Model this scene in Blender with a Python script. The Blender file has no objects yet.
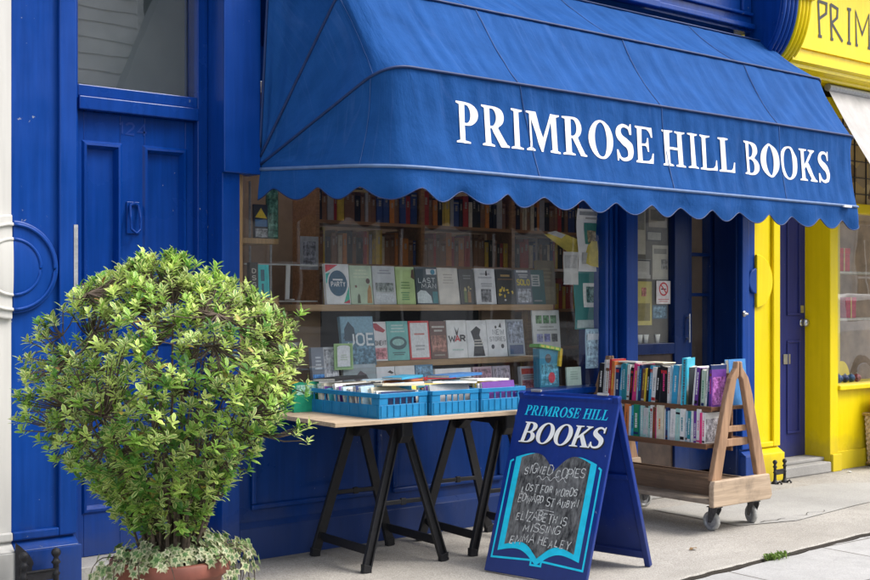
import bpy, bmesh, math, random
from mathutils import Vector, Matrix, noise
random.seed(7)
R = math.radians
scn = bpy.context.scene
COL = scn.collection

# ------------------------------------------------------------------ materials
def mat_new(name):
    m = bpy.data.materials.new(name); m.use_nodes = True
    nt = m.node_tree
    for n in list(nt.nodes): nt.nodes.remove(n)
    out = nt.nodes.new('ShaderNodeOutputMaterial')
    return m, nt, out
def nd(nt, typ, **kw):
    n = nt.nodes.new(typ)
    for k, v in kw.items(): setattr(n, k, v)
    return n
def ramp(nt, fac, stops):
    r = nd(nt, 'ShaderNodeValToRGB')
    cr = r.color_ramp
    while len(cr.elements) > 1: cr.elements.remove(cr.elements[-1])
    cr.elements[0].position = stops[0][0]; cr.elements[0].color = (*stops[0][1], 1)
    for p, c in stops[1:]:
        e = cr.elements.new(p); e.color = (*c, 1)
    nt.links.new(fac, r.inputs['Fac'])
    return r.outputs['Color']
def mixc(nt, fac, a, b, mode='MIX'):
    m = nd(nt, 'ShaderNodeMix', data_type='RGBA', blend_type=mode)
    for sock, v in ((m.inputs['Factor'], fac), (m.inputs['A'], a), (m.inputs['B'], b)):
        pass
    def setin(s, v):
        if isinstance(v, (int, float)): s.default_value = v
        elif isinstance(v, tuple): s.default_value = (*v, 1)
        else: nt.links.new(v, s)
    setin(m.inputs[0], fac); setin(m.inputs[6], a); setin(m.inputs[7], b)
    return m.outputs[2]
def noise_tex(nt, vec, scale, detail=4, rough=.55):
    n = nd(nt, 'ShaderNodeTexNoise'); n.inputs['Scale'].default_value = scale
    n.inputs['Detail'].default_value = detail; n.inputs['Roughness'].default_value = rough
    if vec is not None: nt.links.new(vec, n.inputs['Vector'])
    return n.outputs['Fac']
def mapping(nt, vec, scale=(1, 1, 1), rot=(0, 0, 0), loc=(0, 0, 0)):
    m = nd(nt, 'ShaderNodeMapping')
    m.inputs['Scale'].default_value = scale; m.inputs['Rotation'].default_value = rot
    m.inputs['Location'].default_value = loc
    nt.links.new(vec, m.inputs['Vector'])
    return m.outputs['Vector']
def coords(nt, which='Object'):
    return nd(nt, 'ShaderNodeTexCoord').outputs[which]
def geo_pos(nt):
    return nd(nt, 'ShaderNodeNewGeometry').outputs['Position']
def bumpn(nt, h, strength=.2, dist=.01, normal=None):
    b = nd(nt, 'ShaderNodeBump'); b.inputs['Strength'].default_value = strength
    b.inputs['Distance'].default_value = dist
    nt.links.new(h, b.inputs['Height'])
    if normal is not None: nt.links.new(normal, b.inputs['Normal'])
    return b.outputs['Normal']
def principled(nt, out, color, rough=.5, normal=None, metal=0, spec=.5, coat=0):
    p = nd(nt, 'ShaderNodeBsdfPrincipled')
    if isinstance(color, tuple): p.inputs['Base Color'].default_value = (*color, 1)
    else: nt.links.new(color, p.inputs['Base Color'])
    if isinstance(rough, (int, float)): p.inputs['Roughness'].default_value = rough
    else: nt.links.new(rough, p.inputs['Roughness'])
    p.inputs['Metallic'].default_value = metal
    p.inputs['Specular IOR Level'].default_value = spec
    p.inputs['Coat Weight'].default_value = coat
    p.inputs['Coat Roughness'].default_value = .12
    if normal is not None: nt.links.new(normal, p.inputs['Normal'])
    nt.links.new(p.outputs[0], out.inputs[0])
    return p
_cache = {}
def plain(c, rough=.55, var=.12, nscale=25, bump=.05, spec=.4, metal=0):
    """lightly mottled single-colour surface"""
    key = (tuple(round(x, 4) for x in c), rough, var, nscale, bump, spec, metal)
    if key in _cache: return _cache[key]
    m, nt, out = mat_new('surface_%d' % len(_cache))
    v = coords(nt)
    f = noise_tex(nt, v, nscale)
    d = tuple(x*(1-var*1.6) for x in c); l = tuple(min(1, x*(1+var*1.2)) for x in c)
    col = ramp(nt, f, [(.3, d), (.7, l)])
    n = bumpn(nt, noise_tex(nt, v, nscale*4), bump, .004)
    principled(nt, out, col, rough, n, metal, spec)
    _cache[key] = m
    return m
def gloss_paint(name, c, chips=.5, rough=.33, chipcol=(.3, .32, .36), streak=.16, coat=.03):
    """old brush-painted gloss on timber, with wear, drips and small chips"""
    m, nt, out = mat_new(name)
    v = geo_pos(nt)
    big = noise_tex(nt, v, 2.3, 5)
    st = noise_tex(nt, mapping(nt, v, (38, 38, 2.2)), 1, 4)
    d = tuple(x*(1-streak*1.5) for x in c); l = tuple(min(1, x*(1+streak)+.004) for x in c)
    col = ramp(nt, big, [(.3, d), (.7, l)])
    col2 = ramp(nt, st, [(.35, d), (.65, l)])
    col = mixc(nt, .45, col, col2)
    # pale scuffs, then small hard chips
    sc = noise_tex(nt, mapping(nt, v, (9, 9, 5)), 1, 8, .72)
    scf = ramp(nt, sc, [(.66, (0, 0, 0)), (.78, (.42, .42, .42))])
    col = mixc(nt, scf, col, tuple(min(1, x*1.35+.014) for x in c))
    ch = noise_tex(nt, v, 31, 5, .6)
    chf = ramp(nt, ch, [(.725-.02*chips, (0, 0, 0)), (.74-.02*chips, (1, 1, 1))])
    zone = noise_tex(nt, v, 3.1, 2)
    zf = ramp(nt, zone, [(.46, (0, 0, 0)), (.58, (min(1, chips),)*3)])
    cm = nd(nt, 'ShaderNodeMath', operation='MULTIPLY'); nt.links.new(chf, cm.inputs[0]); nt.links.new(zf, cm.inputs[1])
    col = mixc(nt, cm.outputs[0], col, chipcol)
    # splash dirt close to the ground
    sep = nd(nt, 'ShaderNodeSeparateXYZ'); nt.links.new(v, sep.inputs[0])
    zn = nd(nt, 'ShaderNodeMath', operation='MULTIPLY_ADD'); nt.links.new(noise_tex(nt, v, 7, 5), zn.inputs[0])
    zn.inputs[1].default_value = -.35; nt.links.new(sep.outputs[2], zn.inputs[2])
    df = ramp(nt, zn.outputs[0], [(-.0, (.55, .55, .55)), (.12, (0, 0, 0))])
    col = mixc(nt, df, col, tuple(x*.55+.035 for x in c))
    rr = ramp(nt, big, [(.3, (rough-.08,)*3), (.7, (rough+.12,)*3)])
    n = bumpn(nt, st, .16, .003); n = bumpn(nt, noise_tex(nt, v, 14, 6), .18, .004, n)
    principled(nt, out, col, rr, n, 0, .24, coat)
    return m
def wood(name, c, c2, axis=0, scale=1., rough=.5, dirt=.3):
    m, nt, out = mat_new(name)
    v = coords(nt)
    s = [28*scale]*3; s[axis] = 1.6*scale
    g = noise_tex(nt, mapping(nt, v, tuple(s)), 1, 6, .62)
    s2 = [90*scale]*3; s2[axis] = 5*scale
    f = noise_tex(nt, mapping(nt, v, tuple(s2)), 1, 3)
    col = ramp(nt, g, [(.3, c2), (.68, c)])
    col = mixc(nt, ramp(nt, f, [(.42, (.35,)*3), (.6, (0,)*3)]), col, tuple(x*.5 for x in c2))
    dz = noise_tex(nt, v, 6, 6, .65)
    col = mixc(nt, ramp(nt, dz, [(.5, (0,)*3), (.75, (dirt,)*3)]), col, (.09, .075, .06))
    n = bumpn(nt, f, .25, .002)
    principled(nt, out, col, rough, n, 0, .35)
    return m
def glass(name, refl=1.0, tint=(.93, .96, .95), dust=.02):
    m, nt, out = mat_new(name)
    tr = nd(nt, 'ShaderNodeBsdfTransparent'); tr.inputs[0].default_value = (*tint, 1)
    gl = nd(nt, 'ShaderNodeBsdfGlossy'); gl.inputs['Roughness'].default_value = .012
    gl.inputs[0].default_value = (1, 1, 1, 1)
    wob = bumpn(nt, noise_tex(nt, geo_pos(nt), 1.7, 2), .05, .02)
    nt.links.new(wob, gl.inputs['Normal'])
    ge = nd(nt, 'ShaderNodeNewGeometry')
    dt = nd(nt, 'ShaderNodeVectorMath', operation='DOT_PRODUCT'); nt.links.new(ge.outputs['Normal'], dt.inputs[0]); nt.links.new(ge.outputs['Incoming'], dt.inputs[1])
    ab_ = nd(nt, 'ShaderNodeMath', operation='ABSOLUTE'); nt.links.new(dt.outputs['Value'], ab_.inputs[0])
    om = nd(nt, 'ShaderNodeMath', operation='SUBTRACT'); om.inputs[0].default_value = 1; nt.links.new(ab_.outputs[0], om.inputs[1])
    pw = nd(nt, 'ShaderNodeMath', operation='POWER'); nt.links.new(om.outputs[0], pw.inputs[0]); pw.inputs[1].default_value = 5
    fr = nd(nt, 'ShaderNodeMath', operation='MULTIPLY_ADD'); nt.links.new(pw.outputs[0], fr.inputs[0]); fr.inputs[1].default_value = .96; fr.inputs[2].default_value = .04
    mu = nd(nt, 'ShaderNodeMath', operation='MULTIPLY'); nt.links.new(fr.outputs[0], mu.inputs[0]); mu.inputs[1].default_value = 1.8*refl
    mu.use_clamp = True
    mx = nd(nt, 'ShaderNodeMixShader'); nt.links.new(mu.outputs[0], mx.inputs[0])
    nt.links.new(tr.outputs[0], mx.inputs[1]); nt.links.new(gl.outputs[0], mx.inputs[2])
    df = nd(nt, 'ShaderNodeBsdfDiffuse'); df.inputs[0].default_value = (.75, .75, .75, 1)
    dn = noise_tex(nt, geo_pos(nt), 5, 7, .7)
    df_f = ramp(nt, dn, [(.4, (0,)*3), (.8, (dust*3,)*3)])
    mx2 = nd(nt, 'ShaderNodeMixShader'); nt.links.new(df_f, mx2.inputs[0])
    nt.links.new(mx.outputs[0], mx2.inputs[1]); nt.links.new(df.outputs[0], mx2.inputs[2])
    nt.links.new(mx2.outputs[0], out.inputs[0])
    return m

M = {}
M['blue'] = gloss_paint('blue_gloss', (.0, .044, .262), 1.6)
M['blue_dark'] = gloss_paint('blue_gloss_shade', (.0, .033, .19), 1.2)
M['door_blue'] = gloss_paint('blue_door_gloss', (.0, .040, .25), 1.0, .24)
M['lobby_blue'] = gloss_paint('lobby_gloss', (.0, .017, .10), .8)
M['yellow'] = gloss_paint('yellow_gloss', (.80, .62, .002), .25, .34, (.5, .45, .2), .06)
M['navy'] = gloss_paint('indigo_gloss', (.022, .03, .16), .4, .4, (.3, .3, .36), .12)
M['white'] = gloss_paint('white_stucco', (.60, .585, .55), .2, .55, (.5, .47, .42), .05, 0)
M['board_blue'] = gloss_paint('board_blue', (.001, .024, .20), .9, .4, (.25, .28, .45), .12)
M['cyan'] = plain((.008, .56, .82), .45, .08)
M['letter'] = plain((.86, .86, .84), .6, .03, 8, .02)
M['black_plastic'] = plain((.014, .014, .016), .42, .2, 40, .1)
M['iron'] = plain((.02, .02, .024), .5, .35, 60, .5)
M['steel'] = plain((.55, .56, .58), .3, .1, 30, .1, .5, .9)
M['galv'] = plain((.40, .41, .43), .45, .15, 60, .1, .5, .4)
M['fork'] = plain((.10, .10, .105), .45, .25, 50, .2, .5, .4)
M['rubber'] = plain((.42, .42, .40), .6, .15, 60, .05)
M['ply'] = wood('table_board', (.62, .48, .34), (.45, .33, .22), 0, .8, .55, .35)
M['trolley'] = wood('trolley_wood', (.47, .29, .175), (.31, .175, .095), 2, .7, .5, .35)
M['trolley_pale'] = wood('trolley_base_wood', (.56, .43, .31), (.42, .31, .21), 0, .7, .6, .75)
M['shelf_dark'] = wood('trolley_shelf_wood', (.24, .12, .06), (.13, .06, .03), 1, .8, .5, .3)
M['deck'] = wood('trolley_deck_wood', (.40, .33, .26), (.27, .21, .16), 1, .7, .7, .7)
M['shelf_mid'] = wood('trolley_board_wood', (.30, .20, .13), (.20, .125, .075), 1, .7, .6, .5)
M['shelf'] = wood('display_shelf_wood', (.62, .42, .24), (.46, .29, .15), 0, .7, .5, .2)
M['case'] = wood('bookcase_wood', (.55, .30, .14), (.38, .19, .08), 0, .7, .5, .2)
M['brown'] = plain((.36, .25, .165), .8, .12, 6)
M['jamb'] = wood('window_jamb_wood', (.44, .28, .13), (.3, .18, .08), 2, .8, .5, .3)
M['interior'] = plain((.55, .5, .44), .9, .2, 3)
M['dark'] = plain((.012, .012, .016), .5, .2)
M['glass'] = glass('window_glass', .85, (.99, 1, .99), .008)
M['glass_hi'] = glass('transom_glass', 3.6, (.75, .8, .8), .006)
M['glass_car'] = glass('shop_glass_reflective', 1.7)
M['glass_dark'] = glass('lobby_glass', .9)
M['paper'] = plain((.78, .76, .71), .8, .04, 18, .03)
M['page'] = plain((.72, .68, .59), .85, .1, 120, .2)
M['crate'] = plain((.012, .20, .43), .45, .1, 14, .08)
M['pot'] = plain((.20, .065, .045), .6, .18, 10, .15)
M['soil'] = plain((.03, .024, .018), .95, .4, 40, .6)
M['bark'] = plain((.10, .075, .055), .9, .35, 45, .6)

def ground_mat(name, base, patch, agg=.5, joints=None, grime=False):
    m, nt, out = mat_new(name)
    v = geo_pos(nt)
    big = noise_tex(nt, v, 1.3, 6, .6); fine = noise_tex(nt, v, 160, 3, .7); mid = noise_tex(nt, v, 9, 6, .65)
    col = ramp(nt, big, [(.3, tuple(x*.80 for x in base)), (.7, tuple(min(1, x*1.12) for x in base))])
    col = mixc(nt, ramp(nt, mid, [(.5, (0,)*3), (.72, (.45,)*3)]), col, patch)
    g = ramp(nt, fine, [(.3, (1-agg,)*3), (.55, (1,)*3), (.75, (1+agg*.35,)*3)])
    col = mixc(nt, 1.0, col, g, 'MULTIPLY')
    vor = nd(nt, 'ShaderNodeTexVoronoi'); vor.inputs['Scale'].default_value = 75; nt.links.new(v, vor.inputs['Vector'])
    col = mixc(nt, ramp(nt, vor.outputs['Distance'], [(.12, (agg*.8,)*3), (.2, (0,)*3)]), col, tuple(x*.45 for x in base))
    sp1 = noise_tex(nt, v, 55, 4, .75)
    col = mixc(nt, ramp(nt, sp1, [(.53, (0,)*3), (.66, (agg,)*3)]), col, tuple(x*.58 for x in base))
    sp2 = noise_tex(nt, mapping(nt, v, (1, 1, 1), (0, 0, 0), (7, 3, 1)), 70, 3, .7)
    col = mixc(nt, ramp(nt, sp2, [(.60, (0,)*3), (.70, (agg*.9,)*3)]), col, tuple(min(1, x*1.45) for x in base))
    st2 = noise_tex(nt, mapping(nt, v, (1, 1, 1), (0, 0, 0), (1, 9, 1)), 2.6, 7, .7)
    col = mixc(nt, ramp(nt, st2, [(.52, (0,)*3), (.70, (.4,)*3)]), col, tuple(x*.62 for x in base))
    # dark spots of old gum
    v2 = nd(nt, 'ShaderNodeTexVoronoi'); v2.inputs['Scale'].default_value = 3.1; nt.links.new(v, v2.inputs['Vector'])
    col = mixc(nt, ramp(nt, v2.outputs['Distance'], [(.035, (.45,)*3), (.05, (0,)*3)]), col, tuple(x*.5 for x in base))
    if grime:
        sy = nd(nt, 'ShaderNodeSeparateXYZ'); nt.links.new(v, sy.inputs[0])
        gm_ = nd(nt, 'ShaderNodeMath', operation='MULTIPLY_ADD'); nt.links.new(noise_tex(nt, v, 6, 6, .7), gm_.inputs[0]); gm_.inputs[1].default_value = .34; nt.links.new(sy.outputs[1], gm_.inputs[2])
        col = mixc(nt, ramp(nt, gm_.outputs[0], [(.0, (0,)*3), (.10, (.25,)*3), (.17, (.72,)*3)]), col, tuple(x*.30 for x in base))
    n = bumpn(nt, fine, .35, .004); n = bumpn(nt, mid, .25, .01, n)
    if joints:
        br = nd(nt, 'ShaderNodeTexBrick'); br.inputs['Scale'].default_value = 1
        br.inputs['Brick Width'].default_value = joints[0]; br.inputs['Row Height'].default_value = joints[1]
        br.inputs['Mortar Size'].default_value = .008; br.inputs['Mortar Smooth'].default_value = .3
        br.inputs['Color1'].default_value = (1, 1, 1, 1); br.inputs['Color2'].default_value = (.90, .90, .91, 1)
        br.inputs['Mortar'].default_value = (.36, .34, .31, 1)
        nt.links.new(mapping(nt, v, (1, 1, 1), (0, 0, R(2.5)), (.3, .13, 0)), br.inputs['Vector'])
        col = mixc(nt, 1.0, col, br.outputs['Color'], 'MULTIPLY')
    principled(nt, out, col, .85, n, 0, .25)
    return m
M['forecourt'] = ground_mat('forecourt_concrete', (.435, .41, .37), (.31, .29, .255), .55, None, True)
M['pavement'] = ground_mat('pavement_slabs', (.455, .45, .44), (.36, .355, .345), .25, (.9, .62))
M['patchm'] = ground_mat('patched_concrete', (.42, .41, .385), (.36, .35, .325), .4)
M['stone'] = ground_mat('step_stone', (.40, .39, .37), (.30, .29, .27), .25)
M['asphalt'] = ground_mat('asphalt', (.055, .055, .056), (.045, .045, .046), .5)
M['groundm'] = ground_mat('dirt', (.05, .042, .034), (.035, .03, .026), .5)
M['brick'] = None
def brick_mat():
    m, nt, out = mat_new('stock_brick')
    v = geo_pos(nt)
    br = nd(nt, 'ShaderNodeTexBrick'); br.inputs['Scale'].default_value = 1
    br.inputs['Brick Width'].default_value = .225; br.inputs['Row Height'].default_value = .075; br.inputs['Mortar Size'].default_value = .006
    br.inputs['Color1'].default_value = (.30, .2, .11, 1); br.inputs['Color2'].default_value = (.2, .13, .08, 1); br.inputs['Mortar'].default_value = (.35, .33, .3, 1)
    nt.links.new(mapping(nt, v, (1, 1, 1), (R(-90), 0, 0)), br.inputs['Vector'])
    principled(nt, out, br.outputs['Color'], .85, bumpn(nt, br.outputs['Fac'], .4, .004))
    return m
M['brick'] = brick_mat()

def canvas_mat(name, c, amp=1.0):
    """awning canvas: woven, creased along the fall of the cloth (uses the cloth's own UVs in metres)"""
    m, nt, out = mat_new(name)
    uv = nd(nt, 'ShaderNodeUVMap').outputs[0]
    cr = noise_tex(nt, mapping(nt, uv, (15, 1.0, 1), (0, 0, R(9))), 1, 5, .55)
    cr2 = noise_tex(nt, mapping(nt, uv, (42, 2.2, 1), (0, 0, R(-5))), 1, 4, .5)
    cr3 = noise_tex(nt, mapping(nt, uv, (6, 5, 1)), 1, 5, .6)
    d = tuple(x*.84 for x in c); l = tuple(min(1, x*1.12+.004) for x in c)
    col = ramp(nt, cr3, [(.3, d), (.7, l)])
    col = mixc(nt, ramp(nt, cr2, [(.6, (0,)*3), (.8, (.03,)*3)]), col, tuple(min(1, x*1.3+.015) for x in c))
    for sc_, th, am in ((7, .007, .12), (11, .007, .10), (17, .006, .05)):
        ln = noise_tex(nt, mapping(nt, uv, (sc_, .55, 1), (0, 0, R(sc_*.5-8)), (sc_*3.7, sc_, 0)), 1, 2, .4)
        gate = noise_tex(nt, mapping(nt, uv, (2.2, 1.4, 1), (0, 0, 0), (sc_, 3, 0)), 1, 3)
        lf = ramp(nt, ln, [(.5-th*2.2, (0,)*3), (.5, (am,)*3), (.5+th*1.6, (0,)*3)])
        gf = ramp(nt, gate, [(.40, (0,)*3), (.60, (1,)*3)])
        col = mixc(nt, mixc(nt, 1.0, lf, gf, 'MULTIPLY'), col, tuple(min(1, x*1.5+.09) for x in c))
    weave = noise_tex(nt, uv, 900, 2)
    n = bumpn(nt, cr, .4*amp, .012); n = bumpn(nt, cr3, .5*amp, .02, n); n = bumpn(nt, weave, .08, .001, n)
    p = principled(nt, out, col, .8, n, 0, .12)
    p.inputs['Sheen Weight'].default_value = .0
    tl = nd(nt, 'ShaderNodeBsdfTranslucent'); tl.inputs[0].default_value = (*tuple(x*.8 for x in c), 1)
    mx = nd(nt, 'ShaderNodeMixShader'); mx.inputs[0].default_value = .08
    nt.links.new(p.outputs[0], mx.inputs[1]); nt.links.new(tl.outputs[0], mx.inputs[2]); nt.links.new(mx.outputs[0], out.inputs[0])
    return m
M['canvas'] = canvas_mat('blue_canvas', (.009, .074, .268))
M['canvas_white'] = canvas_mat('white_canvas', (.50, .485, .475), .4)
M['piping'] = plain((.008, .03, .12), .5, .1)
M['piping_pale'] = plain((.10, .17, .33), .5, .1)

def leaf_mat(name, trans=.3, rough=.38):
    m, nt, out = mat_new(name)
    at = nd(nt, 'ShaderNodeAttribute'); at.attribute_name = 'Col'
    v = coords(nt)
    col = mixc(nt, 1.0, at.outputs[0], ramp(nt, noise_tex(nt, v, 60, 3), [(.3, (.75,)*3), (.7, (1.15,)*3)]), 'MULTIPLY')
    p = principled(nt, out, col, rough, None, 0, .45)
    tl = nd(nt, 'ShaderNodeBsdfTranslucent'); nt.links.new(col, tl.inputs[0])
    mx = nd(nt, 'ShaderNodeMixShader'); mx.inputs[0].default_value = trans
    nt.links.new(p.outputs[0], mx.inputs[1]); nt.links.new(tl.outputs[0], mx.inputs[2]); nt.links.new(mx.outputs[0], out.inputs[0])
    return m
M['leaf'] = leaf_mat('variegated_leaf', .36, .42)
def chalkboard_mat():
    m, nt, out = mat_new('chalkboard')
    v = coords(nt)
    s = noise_tex(nt, mapping(nt, v, (55, 55, 5), (0, 0, 0)), 1, 5, .65)
    b = noise_tex(nt, v, 7, 4)
    col = ramp(nt, s, [(.38, (.014, .015, .018)), (.74, (.20, .205, .21))])
    col = mixc(nt, ramp(nt, b, [(.4, (0,)*3), (.75, (.4,)*3)]), col, (.26, .26, .27))
    principled(nt, out, col, .8, bumpn(nt, s, .1, .002), 0, .2)
    return m
M['chalkboard'] = chalkboard_mat()
M['chalk'] = plain((.56, .57, .57), .9, .45, 120, .3)

# ------------------------------------------------------------------ mesh helpers
class MB:
    def __init__(s): s.v = []; s.f = []; s.c = None; s.smooth = False; s.uv = None
    def add(s, vs, fs):
        o = len(s.v); s.v += [tuple(p) for p in vs]; s.f += [tuple(i+o for i in f) for f in fs]; return s
    def box(s, x0, x1, y0, y1, z0, z1, xf=None):
        vs = [(x, y, z) for x in (x0, x1) for y in (y0, y1) for z in (z0, z1)]
        if xf: vs = [tuple(xf @ Vector(p)) for p in vs]
        return s.add(vs, [(0, 1, 3, 2), (4, 6, 7, 5), (0, 4, 5, 1), (2, 3, 7, 6), (0, 2, 6, 4), (1, 5, 7, 3)])
    def prism(s, poly, a, b, axis='y', xf=None):
        """extrude a 2-D polygon; axis y: poly in (x,z); axis x: poly in (y,z); axis z: poly in (x,y)"""
        def P(p, t):
            q = {'y': (p[0], t, p[1]), 'x': (t, p[0], p[1]), 'z': (p[0], p[1], t)}[axis]
            return tuple(xf @ Vector(q)) if xf else q
        n = len(poly)
        vs = [P(p, a) for p in poly] + [P(p, b) for p in poly]
        fs = [tuple(range(n)), tuple(range(2*n-1, n-1, -1))] + [(i, (i+1) % n, n+(i+1) % n, n+i) for i in range(n)]
        return s.add(vs, fs)
    def tube(s, pts, r, n=8, cap=True):
        pts = [Vector(p) for p in pts]
        rs = r if isinstance(r, (list, tuple)) else [r]*len(pts)
        rings = []
        up = Vector((0, 0, 1))
        for i, p in enumerate(pts):
            d = (pts[min(i+1, len(pts)-1)] - pts[max(i-1, 0)]).normalized()
            a = d.cross(up)
            if a.length < 1e-3: a = d.cross(Vector((1, 0, 0)))
            a.normalize(); b = d.cross(a).normalized()
            rings.append([p + rs[i]*(math.cos(t)*a + math.sin(t)*b) for t in [2*math.pi*k/n for k in range(n)]])
        vs = [q for rg in rings for q in rg]
        fs = [(i*n+k, i*n+(k+1) % n, (i+1)*n+(k+1) % n, (i+1)*n+k) for i in range(len(pts)-1) for k in range(n)]
        if cap: fs += [tuple(range(n-1, -1, -1)), tuple((len(pts)-1)*n+k for k in range(n))]
        return s.add(vs, fs)
    def lathe(s, prof, c=(0, 0, 0), n=32, axis='z'):
        vs = []
        for r, h in prof:
            for k in range(n):
                t = 2*math.pi*k/n
                q = (r*math.cos(t), r*math.sin(t), h)
                if axis == 'y': q = (q[0], -q[2], q[1])
                if axis == 'x': q = (q[2], q[0], q[1])
                vs.append((c[0]+q[0], c[1]+q[1], c[2]+q[2]))
        m = len(prof)
        fs = [(i*n+k, i*n+(k+1) % n, (i+1)*n+(k+1) % n, (i+1)*n+k) for i in range(m-1) for k in range(n)]
        return s.add(vs, fs)
    def ribbon(s, pts, w, fn):
        """flat mitred stroke; pts in 2-D, fn maps (a,b) to 3-D"""
        pts = [Vector((p[0], p[1])) for p in pts]
        if len(pts) < 2: return s
        vs = []
        for i, p in enumerate(pts):
            d0 = (p-pts[i-1]).normalized() if i else None
            d1 = (pts[i+1]-p).normalized() if i < len(pts)-1 else None
            if d0 is None: d0 = d1
            if d1 is None: d1 = d0
            n0 = Vector((-d0.y, d0.x)); n1 = Vector((-d1.y, d1.x))
            nn = n0+n1
            if nn.length < .2: nn = n0
            nn.normalize()
            k = min(1.6, 1/max(.4, nn.dot(n0)))
            vs += [fn(*(p+nn*w*.5*k)), fn(*(p-nn*w*.5*k))]
        return s.add(vs, [(2*i, 2*i+1, 2*i+3, 2*i+2) for i in range(len(pts)-1)])
ORG = {}
def pane_quad(x0, x1, y, z0, z1):
    return MB().add([(x0, y, z0), (x1, y, z0), (x1, y, z1), (x0, y, z1)], [(0, 1, 2, 3)])
def build(name, mb, mat, root=None, smooth=False, bevel=0, seg=2):
    me = bpy.data.meshes.new(name)
    off = ORG.get(root.name, Vector((0, 0, 0))) if root is not None else Vector((0, 0, 0))
    me.from_pydata([tuple(Vector(p)-off) for p in mb.v], [], mb.f)
    bm = bmesh.new(); bm.from_mesh(me)
    bmesh.ops.recalc_face_normals(bm, faces=bm.faces)
    bm.to_mesh(me); bm.free()
    o = bpy.data.objects.new(name, me); COL.objects.link(o)
    if mat is not None: me.materials.append(mat)
    if root is not None:
        o.parent = root
        ORG[o.name] = off
    if smooth:
        me.polygons.foreach_set('use_smooth', [True]*len(me.polygons))
    if bevel:
        b = o.modifiers.new('Bevel', 'BEVEL'); b.width = bevel; b.segments = seg; b.limit_method = 'ANGLE'
        b.angle_limit = R(40)
    return o
def tag(o, label, cat, group=None):
    o['label'] = label; o['category'] = cat
    if group: o['group'] = group
    return o
def thing(name, label, cat, loc=(0, 0, 0), rz=0, group=None, local=False):
    """an Empty at the thing's base; parts are given in world coordinates unless local"""
    o = bpy.data.objects.new(name, None); COL.objects.link(o)
    o.empty_display_size = .1
    o.location = loc; o.rotation_euler = (0, 0, rz)
    ORG[o.name] = Vector((0, 0, 0)) if local else Vector(loc)
    return tag(o, label, cat, group)
def struct(name, mb, mat, **kw):
    o = build(name, mb, mat, **kw); o['kind'] = 'structure'; return o
def copy_tree(o, parent=None):
    c = o.copy(); COL.objects.link(c)
    if parent is not None: c.parent = parent
    for ch in o.children: copy_tree(ch, c)
    return c
def setcol(o, cols):
    """one colour per face"""
    me = o.data
    at = me.color_attributes.new('Col', 'FLOAT_COLOR', 'CORNER')
    buf = []
    for p in me.polygons:
        c = cols[p.index]
        for _ in p.loop_indices: buf += [c[0], c[1], c[2], 1]
    at.data.foreach_set('color', buf)
def ring_poly(cx, cz, r, a0, a1, n): return [(cx+r*math.cos(R(a0+(a1-a0)*i/n)), cz+r*math.sin(R(a0+(a1-a0)*i/n))) for i in range(n+1)]

# ------------------------------------------------------------------ lettering
def arc(cx, cy, rx, ry, a0, a1, n=12): return [(cx+rx*math.cos(R(a0+(a1-a0)*i/n)), cy+ry*math.sin(R(a0+(a1-a0)*i/n))) for i in range(n+1)]
def cat_closed(pts, n=5):
    out = []; N = len(pts)
    for i in range(N):
        p0, p1, p2, p3 = pts[i-1], pts[i], pts[(i+1) % N], pts[(i+2) % N]
        for k in range(n):
            t = k/n
            out.append(tuple(.5*((2*p1[j])+(-p0[j]+p2[j])*t+(2*p0[j]-5*p1[j]+4*p2[j]-p3[j])*t*t+(-p0[j]+3*p1[j]-3*p2[j]+p3[j])*t**3) for j in (0, 1)))
    return out
def spine_stroke(center, n=6):
    """closed outline around an open centre line of (x, y, width)"""
    pts = []
    for i in range(len(center)-1):
        p0 = center[max(i-1, 0)]; p1 = center[i]; p2 = center[i+1]; p3 = center[min(i+2, len(center)-1)]
        for k in range(n):
            t = k/n
            pts.append([.5*((2*p1[j])+(-p0[j]+p2[j])*t+(2*p0[j]-5*p1[j]+4*p2[j]-p3[j])*t*t+(-p0[j]+3*p1[j]-3*p2[j]+p3[j])*t**3) for j in range(3)])
    pts.append(list(center[-1]))
    L = []; Rr = []
    for i, p in enumerate(pts):
        a = pts[max(i-1, 0)]; b = pts[min(i+1, len(pts)-1)]
        d = Vector((b[0]-a[0], b[1]-a[1])).normalized()
        L.append((p[0]-d.y*p[2]/2, p[1]+d.x*p[2]/2)); Rr.append((p[0]+d.y*p[2]/2, p[1]-d.x*p[2]/2))
    return L + Rr[::-1]
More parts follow.
